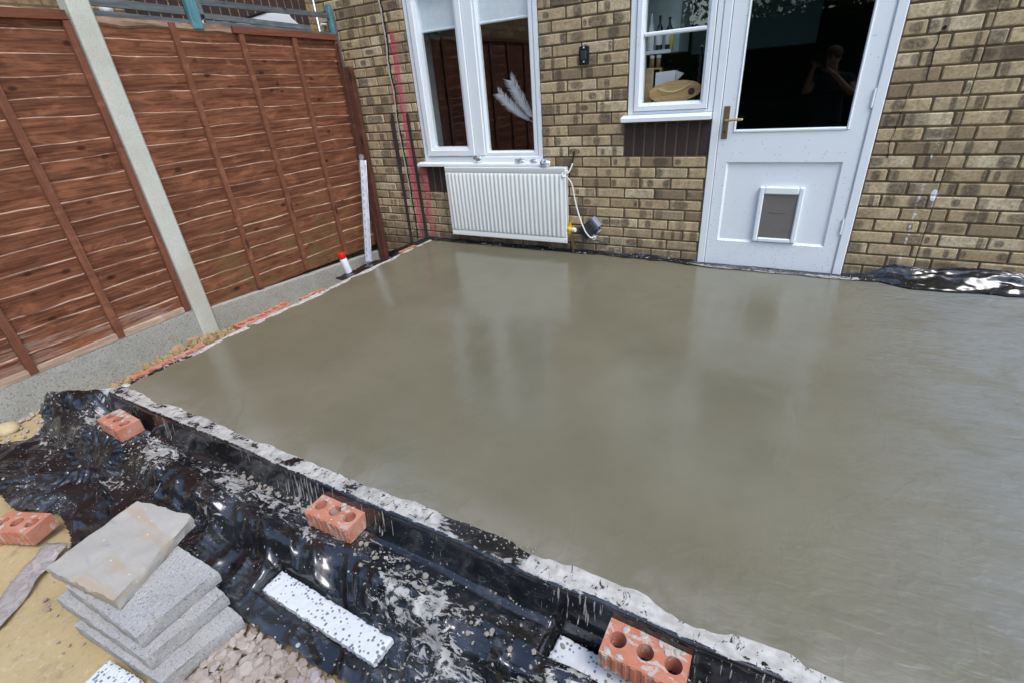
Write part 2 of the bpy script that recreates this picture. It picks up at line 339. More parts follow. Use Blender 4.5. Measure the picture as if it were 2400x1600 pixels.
def mk_slab():
    t = NT('wet_float_finished_concrete'); P = t.pos(); x, y, z = t.sep(P)
    big = t.noise(P, 1.1, 4, .55); mid = t.noise(P, 5, 5, .6); fine = t.noise(P, 180, 3, .6)
    c = t.mix(t.mapr(big, .3, .7), (.146, .137, .092), (.176, .166, .116)); c = t.mix(t.mapr(mid, .45, .75, 0, .35), c, (.130, .122, .082)); c = t.mix(t.mapr(fine, .6, .8, 0, .3), c, (.14, .13, .1))
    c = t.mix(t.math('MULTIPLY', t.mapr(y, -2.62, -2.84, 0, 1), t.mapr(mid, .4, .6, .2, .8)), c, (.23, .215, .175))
    # right of the door line the surface keeps the ripples of the float
    wob = t.math('MULTIPLY_ADD', mid, .5, -.25)
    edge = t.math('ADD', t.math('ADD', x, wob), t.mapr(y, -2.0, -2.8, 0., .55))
    rip = t.mapr(edge, 1.00, 1.45, 0, 1); lait_sheen = t.math('MULTIPLY', t.mapr(x, .9, 2.0, 0, 1), t.mapr(t.noise(t.scl(P, 1., 1.8, 1.), 3.2, 5, .6, .8), .3, .6, .35, .8)); c = t.mix(lait_sheen, c, (.235, .26, .268))  # laitance, with bluish sky sheen painted into the colour towards the right
    rv = t.scl(P, 1.0, 2.0, 1.); r1 = t.noise(rv, 15, 2, .5, .4); r2 = t.noise(t.scl(P, 1.3, 2.6, 1), 8, 2, .5, .6)
    tro = t.noise(t.scl(P, 2.2, .7, 1), 3.5, 4, .6, 1.0)
    h = t.math('ADD', t.math('MULTIPLY', t.math('MULTIPLY', t.math('ADD', r1, r2), rip), 1.05), t.math('ADD', t.math('MULTIPLY', tro, .22), t.math('MULTIPLY', fine, .012)))
    h = t.math('ADD', h, t.math('MULTIPLY', t.noise(t.scl(P, 1., 2.2, 1.), 30, 3, .6), .10))
    arc = t.n('ShaderNodeTexWave', {'Vector': P, 'Scale': .55, 'Distortion': 9., 'Detail': 3., 'Detail Scale': 1.2}, wave_type='RINGS').outputs['Fac']
    rg = t.math('POWER', t.math('SUBTRACT', 1., t.math('ABSOLUTE', t.math('MULTIPLY_ADD', t.noise(t.scl(P, 1.4, .8, 1.), 2.6, 3, .5, 1.2), 2., -1.))), 26.)
    fr = t.math('MAXIMUM', t.mapr(y, -2.35, -2.75, 0, 1), t.mapr(x, .7, 1.1, 0, .8))
    h = t.math('ADD', h, t.math('ADD', t.math('MULTIPLY', arc, .05), t.math('MULTIPLY', t.math('MULTIPLY', rg, fr), .13)))
    ro = t.math('ADD', t.mapr(big, .3, .7, .13, .24), t.math('MULTIPLY', rip, .08))
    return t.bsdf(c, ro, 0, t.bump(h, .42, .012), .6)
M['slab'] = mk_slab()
def mk_poly():
    t = NT('black_polythene_with_slurry'); P = t.pos(); x, y, z = t.sep(P); den = t.attr('slur').outputs['Fac']; vert = t.attr('steep').outputs['Fac']
    n1 = t.noise(P, 20, 6, .66, .6); n2 = t.noise(t.scl(P, 1., 2.6, 2.6), 14, 5, .7, 1.2); dr = t.noise(t.scl(P, 95, 30, 7), 1., 3, .6)
    pat = t.math('MAXIMUM', n1, t.math('MULTIPLY', n2, 1.02)); lipn = t.noise(t.scl(P, 34, 9, 9), 1., 4, .65, .4); pat = t.mix(t.mapr(den, .55, .7, 0, .5), pat, lipn); pat = t.mix(vert, pat, dr)
    thr = t.mapr(den, 0, 1, .86, .22, False)
    m = t.mapr(pat, thr, t.math('ADD', thr, .05), 0, 1)
    dots = None
    for sc, rr in ((34, .20), (75, .24), (150, .28)):
        v = t.vor(P, sc); cr, cg, cb = t.sep(v.outputs['Color']); rd = t.math('MULTIPLY_ADD', cg, rr, .06)
        dd = t.math('ADD', v.outputs['Distance'], t.math('MULTIPLY_ADD', n1, .2, -.1))
        k = t.math('MULTIPLY', t.math('LESS_THAN', dd, rd), t.math('LESS_THAN', cr, t.math('MULTIPLY_ADD', den, .22, .010)))
        dots = k if dots is None else t.math('MAXIMUM', dots, k)
    m = t.math('MAXIMUM', m, t.math('MULTIPLY', dots, t.math('SUBTRACT', 1., t.math('MULTIPLY', vert, .6))))
    film = t.noise(P, 6, 4, .65, .8); fs = t.noise(t.scl(P, 1.4, 3.4, 3.4), 9, 5, .75, 1.5)
    grey = t.math('MULTIPLY', t.mapr(film, .45, .72, 0, 1), t.mapr(fs, .42, .7, 0, .55))
    sky_sheen = t.mapr(t.noise(P, 3.2, 2, .5, .6), .40, .75, 0, .8); pl = t.mix(sky_sheen, (.007, .0075, .009), (.030, .035, .042)); pl = t.mix(grey, pl, (.20, .205, .205))  # soft blue-grey patches paint sky sheen into the black, under the cement film
    lipm = t.mapr(den, .55, .72, 0, 1); wh = t.mix(t.mapr(t.noise(P, 30, 5, .6), .3, .7), t.mix(lipm, (.24, .235, .215), (.36, .35, .31)), t.mix(lipm, (.42, .415, .39), (.55, .54, .50))); wh = t.mix(t.mapr(film, .5, .75, 0, .22), wh, (.33, .31, .27)); hole = t.mapr(t.noise(t.scl(P, 1.6, 1., 1.), 24, 6, .72, 1.2), .585, .62, 0, 1); m = t.math('MULTIPLY', m, t.math('SUBTRACT', 1., t.math('MULTIPLY', hole, t.mapr(den, .5, .7, 0, 1))))
    c = t.mix(m, pl, wh)
    ro = t.mix(m, t.comb(t.mapr(grey, 0, .5, .155, .42), 0., 0.), t.comb(.55, 0., 0.)); ro = t.sep(ro)[0]
    wr = t.noise(t.scl(P, 1., 1.6, 1.6), 34, 4, .6, 1.5)
    return t.bsdf(c, ro, 0, t.bump(t.math('ADD', t.math('MULTIPLY', wr, .5), t.math('MULTIPLY', m, 1.2)), .09, .004), .85)
M['poly'] = mk_poly()
def mk_redbrick():
    t = NT('red_perforated_brick'); p = t.obj(); r = t.rnd(); off = t.comb(r, t.math('MULTIPLY', r, 9.), t.math('MULTIPLY', r, 5.)); pp = t.scl(p, 1, 1, 1, off=off)
    n = t.noise(pp, 40, 6, .65); c = t.mix(n, (.38, .125, .068), (.54, .215, .135)); c = t.mix(t.mapr(t.noise(pp, 9, 4), .5, .7, 0, .5), c, (.56, .29, .21))
    sm = t.noise(t.scl(pp, 1, 1.4, 1), 22, 6, .65, .7); c = t.mix(t.mapr(sm, .54, .62, 0, .85), c, (.46, .42, .37)); c = t.mix(t.mapr(t.noise(pp, 15, 5, .7), .45, .7, 0, .4), c, (.45, .33, .27))
    sc = t.noise(t.scl(pp, 60, 90, 12), 1.5, 3); c = t.mix(t.mapr(sc, .66, .74, 0, .6), c, (.22, .06, .03))
    return t.bsdf(c, .88, 0, t.bump(n, .4, .004), .2)
M['redbrick'] = mk_redbrick()
M['crumb'] = mk_concrete('cement_crumb', (.20, .185, .155), (.33, .31, .27), .3, 120, .6, .1)
M['smear'] = mk_concrete('dried_mortar', (.36, .34, .30), (.50, .48, .44), .3, 120, .6, .1)
def mk_eps():
    t = NT('polystyrene'); p = t.obj(); v = t.vor(p, 82); n = t.noise(p, 60, 3)
    sp = t.math('MULTIPLY', t.mapr(t.math('ADD', v.outputs['Distance'], t.math('MULTIPLY_ADD', n, .3, -.15)), .30, .42, 1, 0), t.math('LESS_THAN', t.sep(v.outputs['Color'])[0], .5))
    v2 = t.vor(p, 40); sp2 = t.math('MULTIPLY', t.mapr(t.math('ADD', v2.outputs['Distance'], t.math('MULTIPLY_ADD', n, .5, -.25)), .20, .28, 1, 0), t.math('LESS_THAN', t.sep(v2.outputs['Color'])[1], .22))
    c = t.mix(t.math('MAXIMUM', sp, sp2), (.60, .63, .645), (.17, .185, .205)); return t.bsdf(c, .7, 0, None, .3)
M['eps'] = mk_eps()
def mk_sandstone():
    t = NT('sandstone'); p = t.obj(); n = t.noise(p, 8, 6, .6, .6); s = t.noise(t.scl(p, 2, 9, 9), 2.2, 5, .6, .5); f = t.noise(p, 150, 4, .7)
    c = t.mix(n, (.30, .285, .255), (.46, .445, .405)); c = t.mix(t.mapr(s, .50, .66, 0, .65), c, (.40, .31, .21)); c = t.mix(t.mapr(s, .42, .30, 0, .75), c, (.27, .275, .28)); v = t.vor(p, 60); c = t.mix(t.math('MULTIPLY', t.mapr(v.outputs['Distance'], .1, .2, 1, 0), t.math('LESS_THAN', t.sep(v.outputs['Color'])[0], .06)), c, (.66, .64, .58)); c = t.mix(t.mapr(f, .6, .8, 0, .4), c, (.28, .22, .18))
    h = t.math('ADD', t.math('MULTIPLY', n, .6), t.math('MULTIPLY', f, .3)); return t.bsdf(c, .88, 0, t.bump(h, .5, .008), .2)
M['sandstone'] = mk_sandstone()
def mk_gravel():
    t = NT('gravel_stone'); r = t.attr('rnd').outputs['Fac']; p = t.pos(); n = t.noise(p, 70, 5, .6)
    c = t.mix(r, (.29, .235, .195), (.43, .37, .32)); c = t.mix(t.mapr(t.white(t.math('MULTIPLY', r, 55.)).outputs[0], .8, 1, 0, .8), c, (.40, .38, .37)); c = t.mix(t.mapr(n, .5, .8, 0, .4), c, (.27, .2, .15))
    return t.bsdf(c, .85, 0, t.bump(n, .3, .004), .25)
M['gravel'] = mk_gravel()
def mk_ground():
    t = NT('sandy_soil'); p = t.pos(); n = t.noise(p, 4, 6, .62); f = t.noise(p, 60, 5, .7); q = t.noise(p, 320, 2, .6)
    c = t.mix(n, (.36, .27, .135), (.50, .40, .225)); c = t.mix(t.mapr(f, .5, .75, 0, .5), c, (.26, .19, .10)); c = t.mix(t.mapr(q, .6, .8, 0, .4), c, (.55, .5, .4))
    st = t.noise(p, 9, 4, .6); c = t.mix(t.mapr(st, .54, .70, 0, .6), c, (.22, .18, .115)); c = t.mix(t.mapr(t.noise(p, 28, 5, .7), .56, .68, 0, .45), c, (.55, .47, .32))
    x, y, z = t.sep(p); far = t.math('MAXIMUM', t.mapr(y, -4.6, -6., 0, 1), t.mapr(t.math('ABSOLUTE', x), 6, 8, 0, 1)); c = t.mix(far, c, t.mix(n, (.045, .075, .02), (.085, .12, .035)))
    h = t.math('ADD', n, t.math('MULTIPLY', f, .4)); return t.bsdf(c, .95, 0, t.bump(h, .6, .012), .15)
M['ground'] = mk_ground()
M['clod'] = mk_concrete('yellow_soil_clod', (.30, .20, .10), (.44, .32, .18), .4, 70, .6, .2)
M['stone'] = mk_concrete('yellow_stone', (.46, .37, .20), (.58, .48, .29), .3, 60, .5, .2)
def mk_radiator():
    t = NT('radiator_enamel'); p = t.pos(); v = t.vor(p, 34); n = t.noise(p, 5, 4)
    c = t.mix(n, (.70, .74, .69), (.78, .81, .77)); sp = t.math('MULTIPLY', t.mapr(v.outputs['Distance'], .09, .16, 1, 0), t.math('LESS_THAN', t.sep(v.outputs['Color'])[0], .09)); c = t.mix(sp, c, (.28, .29, .28))
    return t.bsdf(c, .35, 0, None, .5)
M['rad'] = mk_radiator()
M['black'] = simple('black_plastic', (.012, .013, .015), .35); M['dkgrey'] = simple('dark_grey_plastic', (.03, .032, .036), .45); M['greyplastic'] = simple('pale_blue_grey_plastic', (.24, .29, .38), .4)
M['cable'] = simple('white_cable', (.72, .71, .66), .45); M['yellow'] = simple('yellow_tape', (.72, .46, .02), .5); M['whiteplastic'] = simple('white_plastic', (.74, .76, .76), .4)
M['brass'] = simple('tarnished_brass', (.28, .19, .08), .4, .85); M['handle'] = simple('polished_brass', (.52, .40, .19), .25, .9); M['plate'] = simple('brown_brass_plate', (.22, .16, .085), .45, .6)
M['foil'] = simple('foil', (.80, .81, .82), .22, 1., .1, 60, .8); M['galv'] = simple('galvanised_steel', (.30, .32, .35), .45, .7, .2, 50, .2); M['canwhite'] = simple('white_can', (.74, .77, .82), .3); M['canred'] = simple('red_cap', (.62, .015, .015), .3)
M['starter'] = simple('dark_steel_strip', (.055, .048, .045), .55, .3, .6, 90, .6); M['crack'] = simple('crack', (.008, .007, .006), .95); M['crackwhite'] = simple('pale_filler', (.5, .46, .38), .9, 0, .4, 80, .6)
M['flap'] = simple('grey_flap', (.17, .155, .14), .35); M['reveal'] = simple('sage_plaster', (.27, .335, .335), .8); M['room'] = simple('room_wall', (.20, .21, .21), .9); M['blind'] = simple('white_blind', (.80, .83, .86), .8); M['tapeg'] = None
M['pine'] = mk_wood('pine_board', (.50, .28, .10), (.66, .42, .19), .55, axis='x'); M['beech'] = mk_wood('beech_board', (.50, .33, .18), (.60, .43, .25), .6, axis='z'); M['cord'] = simple('cord', (.7, .6, .42), .8)
M['paper'] = simple('white_paper', (.78, .78, .76), .8); M['bottle_red'] = simple('dark_red_bottle', (.12, .02, .025), .15); M['bottle_dark'] = simple('dark_bottle', (.015, .02, .018), .12); M['cab'] = simple('white_cabinet', (.78, .81, .81), .5); M['counter'] = simple('dark_worktop', (.03, .032, .035), .3); M['labely'] = simple('yellow_label', (.65, .52, .08), .5)
M['hedgecore'] = simple('dark_hedge', (.022, .038, .012), .9, 0, .6, 9, .8); M['roof'] = simple('brown_roof_tile', (.13, .075, .05), .85, 0, .4, 12, .5); M['render'] = simple('pale_render', (.55, .52, .46), .9)
def mk_feather():
    t = NT('white_feather'); p = t.obj(); n = t.noise(t.scl(p, 6, 1, 60), 2., 4, .6); c = t.mix(n, (.45, .46, .48), (.85, .86, .88)); return t.bsdf(c, .8, 0, t.bump(n, .3, .004), .2)
M['feather'] = mk_feather()
def mk_clear(name, col, op, rough=.2):
    t = NT(name); p = t.pos(); n = t.noise(p, 25, 4, .6, 1.); b = t.n('ShaderNodeBsdfPrincipled'); t.put(b.inputs['Base Color'], col); t.put(b.inputs['Roughness'], rough); t.put(b.inputs['Normal'], t.bump(n, .6, .01)); t.put(b.inputs['Alpha'], t.mapr(n, .3, .7, op * .6, min(1, op * 1.3)))
    t.t.links.new(b.outputs[0], t.out.inputs[0]); return t.m
M['wrap'] = mk_clear('clear_wrap', (.30, .32, .38), .32, .25); M['tape'] = mk_clear('dusty_clear_strip', (.42, .39, .37), .78, .35)
def mk_leaf():
    t = NT('leaf'); r = t.attr('rnd').outputs['Fac']; c = t.mix(r, (.025, .06, .012), (.075, .13, .03)); d = t.n('ShaderNodeBsdfDiffuse', {'Color': c}); tl = t.n('ShaderNodeBsdfTranslucent', {'Color': c}); mx = t.n('ShaderNodeMixShader', {0: .3, 1: d.outputs[0], 2: tl.outputs[0]}); t.t.links.new(mx.outputs[0], t.out.inputs[0]); return t.m
M['leaf'] = mk_leaf(); M['bark'] = simple('bark', (.09, .065, .045), .95, 0, .4, 20, .8)
M['skin'] = simple('skin', (.55, .33, .24), .5); M['shirt'] = simple('dark_shirt', (.03, .035, .045), .9); M['hair'] = simple('fair_hair', (.17, .105, .045), .7, 0, .3, 120, .5); M['jeans'] = simple('dark_trousers', (.04, .045, .06), .9)

# ================================================================== SETTING
# ground: one sheet to the horizon, with the trench along the fence
def build_ground():
    gx = np.concatenate([[-300, -60, -20, -10], np.arange(-6, 6.01, .06), [10, 20, 60, 300]]); gy = np.concatenate([[-300, -60, -20], np.arange(-8, .5, .06), [4, 12, 60, 300]])
    X, Y = np.meshgrid(gx, gy, indexing='ij')
    Z = -.205 + .012 * fbm(X * 1.5, Y * 1.5) + .004 * fbm(X * 9, Y * 9)
    tr = sstep(-2.40, -2.50, X) * sstep(-3.0, -3.06, X) * 0 + sstep(-2.38, -2.5, X) * sstep(-2.78, -2.6, Y) * (X > -3.3)
    Z = Z - .13 * tr
    shz = sstep(-3.50, -3.36, Y) * sstep(-2.62, -2.5, X) * sstep(2.2, 2.1, X) * (1 - sstep(-2.05, -1.95, X) * sstep(-1.45, -1.55, X) * 0); Z = Z - .03 * shz
    und = (X > -2.45) * (X < 3.3) * (Y > -2.85); Z = np.where(und, -.22, Z)
    far = (np.abs(X) > 6.5) | (Y < -8.5) | (Y > .5); Z = np.where(far, -.22, Z)
    n, m = X.shape; idx = np.arange(n * m).reshape(n, m)
    f = np.stack([idx[:-1, :-1], idx[1:, :-1], idx[1:, 1:], idx[:-1, 1:]], -1).reshape(-1, 4)
    o = mesh_obj('ground', np.stack([X, Y, Z], -1).reshape(-1, 3), f.tolist(), M['ground'], None, True, recalc=False)
    tag(o, 'yellow sandy soil ground around the new slab', kind='structure')
build_ground()
def grid_obj(name, V, mask, mats, parent, attrs=None, smooth=True):
    n, m = V.shape[:2]; idx = np.arange(n * m).reshape(n, m)
    q = np.stack([idx[:-1, :-1], idx[1:, :-1], idx[1:, 1:], idx[:-1, 1:]], -1).reshape(-1, 4)
    if mask is not None:
        mk = mask.reshape(-1); q = q[mk[q].all(1)]
        used = np.zeros(n * m, bool); used[q.reshape(-1)] = True; mp = np.cumsum(used) - 1; q = mp[q]; v = V.reshape(-1, 3)[used]
        attrs = {k: a.reshape(-1)[used] for k, a in (attrs or {}).items()}
    else: v = V.reshape(-1, 3); attrs = {k: a.reshape(-1) for k, a in (attrs or {}).items()}
    o = mesh_obj(name, v, q.tolist(), mats, parent, smooth, recalc=False)
    for k, a in attrs.items(): at = o.data.attributes.new(k, 'FLOAT', 'POINT'); at.data.foreach_set('value', np.ascontiguousarray(a, dtype=np.float32))
    return o
# slab
def build_slab():
    gx = np.linspace(-2.235, 3.2, 240); gy = np.linspace(-2.882, -.012, 150); X, Y = np.meshgrid(gx, gy, indexing='ij')
    Z = .0025 * fbm(X * 1.3, Y * 1.3, 3) + .0006 * fbm(X * 9, Y * 9, 2)
    n, m = X.shape; mb = MB(); V = np.stack([X, Y, Z], -1)
    idx = np.arange(n * m).reshape(n, m); f = np.stack([idx[:-1, :-1], idx[1:, :-1], idx[1:, 1:], idx[:-1, 1:]], -1).reshape(-1, 4).tolist(); v = V.reshape(-1, 3).tolist()
    ring = list(idx[:, 0]) + list(idx[-1, 1:]) + list(idx[-2::-1, -1]) + list(idx[0, -2:0:-1]); b = len(v)
    v += [(v[i][0], v[i][1], -.2) for i in ring]; k = len(ring)
    f += [(ring[i], b + i, b + (i + 1) % k, ring[(i + 1) % k]) for i in range(k)]; f.append(tuple(b + i for i in range(k)))
    o = mesh_obj('concrete_slab', v, f, M['slab'], None, True); o.data.set_sharp_from_angle(angle=rad(40))
    tag(o, 'freshly floated wet grey concrete slab', kind='structure'); return o
SLAB = build_slab()

# ------------------------------------------------------------------ house
C = .075
house = thing('brick_house', 'buff brick house wall with white window and half glazed back door', 'house', (0, 0, -.3))
X0, X1, ZB, ZT = -3.15, 3.4, -.30, 5.2
OPEN = [(-2.19, -1.005, .712, 2.1), (-.333, .236, 1.0, 2.1), (.236, 1.150, -.012, 2.1)]
ZF = 2.175           # individual bricks below, plain brickwork above
def wall_boxes(mb, y0, y1, z0, z1, x0, x1, ops):
    xs = sorted({x0, x1, *[c for o in ops for c in o[:2] if x0 < c < x1]}); zs = sorted({z0, z1, *[c for o in ops for c in o[2:] if z0 < c < z1]})
    for a, b in zip(xs, xs[1:]):
        run = None
        for c, d in zip(zs, zs[1:]):
            hole = any(o[0] < (a + b) / 2 < o[1] and o[2] < (c + d) / 2 < o[3] for o in ops)
            if not hole: run = [c, d] if run is None else [run[0], d]
            if hole or d == zs[-1]:
                if run: mb.box(a, b, y0, y1, run[0], run[1]); run = None
mb = MB(); wall_boxes(mb, .006, .30, ZB, ZF, X0, X1, OPEN); wall = obj('wall', mb, M['mortar'], house); 
obj('upper_wall', MB().box(X0, X1, 0, .30, ZF + .002, ZT), M['brickfar'], house)
obj('eaves', MB().box(X0, X1 + .3, -.35, .30, ZT + .002, ZT + .18), M['paint'], house)
obj('roof', MB().prism([(-.45, ZT + .15), (-.45, ZT + .2), (4.0, ZT + 2.9), (4.0, ZT + 2.75)], X0, X1 + .35, 'x'), M['roof'], house)
mb = MB(); mb.box(X1 - .25, X1 - .001, .31, 8, -.3, ZT); obj('side_wall', mb, M['brickfar'], house)
# bricks
SOLD = [(-2.19, -1.005, .45, .675), (-.353, .236, .75, .975)]
def row_intervals(n):
    z0, z1 = n * C + .005, (n + 1) * C - .005
    cuts = []
    for a, b, c, d in OPEN:
        if c - .03 < z1 and d > z0: cuts.append((a, b))
    for a, b, c, d in SOLD:
        if c - .001 < z0 and z1 < d + .001: cuts.append((a, b))
    iv = [(X0, 2.75)]
    for a, b in cuts:
        nv = []
        for p, q in iv:
            if b <= p or a >= q: nv.append((p, q))
            else:
                if a - p > .02: nv.append((p, a))
                if q - b > .02: nv.append((b, q))
        iv = nv
    return iv
def project(p):
    q = RM @ (Vector(p) - CPOS); 
    if q.z > -.05: return None
    return 1200 + 1141 * q.x / -q.z, 800 - 1141 * q.y / -q.z
BR = []
for n in range(-4, 29):
    for p, q in row_intervals(n):
        base = (0. if n % 2 else .1125) + (.0185 if p > 1.1 else 0.)
        k0 = math.floor((p - base) / .225); x = base + k0 * .225
        while x < q:
            a = max(x + .005, p + .004); b = min(x + .22, q - .004)
            if p > 1.1 and a < 1.515 < b and b - a > .15:      # the cut joint right of the door
                segs = [(a, 1.5135), (1.5165, b)]
            else: segs = [(a, b)]
            for a2, b2 in segs:
                if b2 - a2 > .02: BR.append((a2, b2, n * C + .005, (n + 1) * C - .005))
            x += .225
def area(b):
    ps = [project((x, 0, z)) for x, z in ((b[0], b[2]), (b[1], b[2]), (b[1], b[3]), (b[0], b[3]))]
    if any(p is None for p in ps): return 0
    if not any(-5 < p[0] < 2405 and -5 < p[1] < 1605 for p in ps): return 0
    return abs(sum(ps[i][0] * ps[(i + 1) % 4][1] - ps[(i + 1) % 4][0] * ps[i][1] for i in range(4))) / 2
BR.sort(key=area, reverse=True)
BM = {}
def brick_mesh(L):
    L = round(L * 200) / 200; v = random.randrange(4)
    if (L, v) not in BM:
        mb = MB().cbox(-L / 2, L / 2, -.002, .05, -.0325, .0325, .005, 0, .0012)
        me = bpy.data.meshes.new('brick'); me.from_pydata(mb.v, [], mb.f); me.materials.append(M['buff']); BM[L, v] = me
    return BM[L, v]
NSOLD = 0
sm = {}
for a, b, z0, z1 in SOLD:
    n = round((b - a) / .075); wd = (b - a) / n
    key = round(wd, 4)
    if key not in sm:
        mb = MB().cbox(-wd / 2 + .006, wd / 2 - .006, .001, .05, -(z1 - z0) / 2 + .005, (z1 - z0) / 2 - .005, .004, 0, .001); me = bpy.data.meshes.new('soldier_brick'); me.from_pydata(mb.v, [], mb.f); me.materials.append(M['soldier']); sm[key] = me
    for i in range(n):
        xx = a + (i + .5) * wd
        if -1.93 < xx < -1.05: continue        # behind the radiator
        o = bpy.data.objects.new('soldier_brick', sm[key]); COL.objects.link(o); o.parent = wall; o.location = Vector((xx, 0, (z0 + z1) / 2)) - WO[wall]
for a, b, z0, z1 in BR[:300]:
    o = bpy.data.objects.new('brick', brick_mesh(b - a)); COL.objects.link(o); o.parent = wall
    o.location = Vector(((a + b) / 2, random.uniform(-.002, .0015), (z0 + z1) / 2)) - WO[wall]; o.scale.x = (b - a) / (round((b - a) * 200) / 200); o.rotation_euler = (0, random.uniform(-.004, .004), random.uniform(-.004, .004))
mb = MB(); LOC = []; RN = []
for a, b, z0, z1 in BR[300:]:
    k = len(mb.v); mb.cbox(a, b, -.002, .05, z0, z1, .005, 0, .0012); r = random.random(); c0 = ((a + b) / 2, 0, (z0 + z1) / 2)
    LOC += [(v[0] - c0[0], v[1], v[2] - c0[2]) for v in mb.v[k:]]; RN += [r] * (len(mb.v) - k)
o = obj('brick_field', mb, M['buffs'], wall); tag(o, kind='stuff')
at = o.data.attributes.new('loc', 'FLOAT_VECTOR', 'POINT'); at.data.foreach_set('vector', np.array(LOC, np.float32).reshape(-1)); at = o.data.attributes.new('rnd', 'FLOAT', 'POINT'); at.data.foreach_set('value', np.array(RN, np.float32))
# cracks, filler and starter strips
def ribbon(pts, wd, y, jit=.004, sub=6):
    mb = MB(); P2 = []
    for (x0, z0), (x1, z1) in zip(pts, pts[1:]):
        for i in range(sub): t = i / sub; P2.append((x0 + (x1 - x0) * t + random.uniform(-jit, jit), z0 + (z1 - z0) * t))
    P2.append(pts[-1]); vs = []
    for x, z in P2: h = wd * random.uniform(.5, 1.3) / 2; vs += [(x - h, y, z), (x + h, y, z), (x + h, y + .012, z), (x - h, y + .012, z)]
    fs = []
    for i in range(len(P2) - 1):
        b = 4 * i; fs += [(b, b + 1, b + 5, b + 4), (b + 1, b + 2, b + 6, b + 5), (b + 3, b, b + 4, b + 7)]
    return mb.add(vs, fs)
CR = [(-2.40, 2.15), (-2.40, 1.96), (-2.391, 1.888), (-2.395, 1.781), (-2.392, 1.72), (-2.398, 1.621), (-2.411, 1.532), (-2.412, 1.448), (-2.409, 1.382), (-2.399, 1.3), (-2.409, 1.198), (-2.419, 1.093), (-2.419, .986), (-2.418, .885), (-2.411, .724), (-2.407, .516), (-2.411, .37), (-2.411, .209), (-2.417, .072), (-2.423, -.013)]
obj('crack', ribbon(CR, .012, -.006), M['crack'], wall); obj('crack_filler', ribbon([(x - .016, z) for x, z in CR[:14]], .013, -.006, .003), M['crackwhite'], wall); obj('crack_filler', ribbon([(x - .016, z) for x, z in CR[13:17]], .010, -.006, .003), M['crackwhite'], wall)
obj('crack', ribbon([(1.313, 1.36), (1.31, 1.245), (1.315, 1.132)], .0045, -.005), M['crack'], wall); obj('crack', ribbon([(1.249, 1.113), (1.234, .871), (1.225, .831), (1.237, .738)], .0025, -.0045), M['crack'], wall)
obj('hole', MB().cyl((1.326, -.005, 1.375), (1.326, .01, 1.375), .010, n=9), M['crack'], wall)
def strip(pts, label):
    mb = MB(); (xa, za), (xb, zb) = pts
    for i in range(1):
        mb.add([(xa - .014, -.010, za - .012), (xa - .007, -.012, za), (xa + .007, -.012, za), (xa + .014, -.010, za - .012), (xb + .014, -.010, zb), (xb - .014, -.010, zb),
                (xa - .014, .003, za - .012), (xa - .007, .003, za), (xa + .007, .003, za), (xa + .014, .003, za - .012), (xb + .014, .003, zb), (xb - .014, .003, zb)],
               [(0, 1, 2, 3, 4, 5), (11, 10, 9, 8, 7, 6)] + [(i, (i + 1) % 6, 6 + (i + 1) % 6, 6 + i) for i in range(6)])
        mb.box(min(xa, xb) - .0, min(xa, xb) + .006, -.017, -.009, zb + .02, za - .05)
    for i in range(18):
        z = za + (zb - za) * (i + .5) / 18; x = xa + (xb - xa) * (i + .5) / 18; mb.cyl((x - .006, -.010, z), (x - .006, -.016, z), .0045, n=6)
    o = obj('wall_strip', mb, M['starter']); tag(o, label, 'metal strip', 'dark strips on the brickwork')
strip([(-2.478, 1.12), (-2.505, -.06)], 'dark upright strip on the brick wall, on the fence side of the crack'); strip([(-2.303, 1.12), (-2.300, .015)], 'dark upright strip on the brick wall, between the crack and the window')
# ------------------------------------------------------------------ left window
def part_empty(name, parent, loc):
    e = bpy.data.objects.new(name, None); COL.objects.link(e); e.parent = parent; e.location = Vector(loc) - WO[parent]; WO[e] = Vector(loc); return e
def mitred(mb, x0, x1, z0, z1, w, y0, y1, slope=.006):       # mitred frame with a sloped inner bead
    for (ax, az, bx, bz) in ((x0, z0, x1, z0), (x1, z0, x1, z1), (x1, z1, x0, z1), (x0, z1, x0, z0)):
        dx, dz = (bx - ax, bz - az); L = math.hypot(dx, dz); ux, uz = dx / L, dz / L; nx, nz = -uz, ux
        def pt(s, d, y): return (ax + ux * (s * L + (d if s == 0 else -d)) + nx * d, y, az + uz * (s * L + (d if s == 0 else -d)) + nz * d)
        prof = [(0, y1), (0, y0 + .003), (.003, y0), (w * .62, y0), (w * .66, y0 + slope), (w - .002, y0 + slope + .008), (w, y1)]
        vs = [pt(0, d, y) for d, y in prof] + [pt(1, d, y) for d, y in prof]; n = len(prof)
        mb.add(vs, [(i, i + 1, n + i + 1, n + i) for i in range(n - 1)])
    return mb
def pane(parent, x0, x1, z0, z1, y, m='glass'):
    return mesh_obj('pane', [(x0, y, z0), (x1, y, z0), (x1, y, z1), (x0, y, z1)], [(0, 1, 2, 3)], M[m], parent, recalc=False)
ZW = 2.1
win = part_empty('window', house, (-1.6, .03, .70)); tag(win, 'white two-light window above the radiator')
mb = MB(); mitred(mb, -2.188, -1.007, .716, ZW - .004, .055, .004, .07); mb.cbox(-1.640, -1.545, .004, .07, .765, ZW - .05, .004); obj('frame', mb, M['upvc'], win)
mb = MB(); mitred(mb, -2.135, -1.642, .765, ZW - .055, .072, -.012, .06, .008); obj('casement', mb, M['upvc'], win)
mb = MB(); mitred(mb, -1.548, -1.058, .762, ZW - .055, .036, .012, .06, .006); obj('bead', mb, M['upvc'], win)
pane(win, -2.066, -1.708, .834, ZW - .12, .035); pane(win, -1.515, -1.09, .795, ZW - .09, .040)
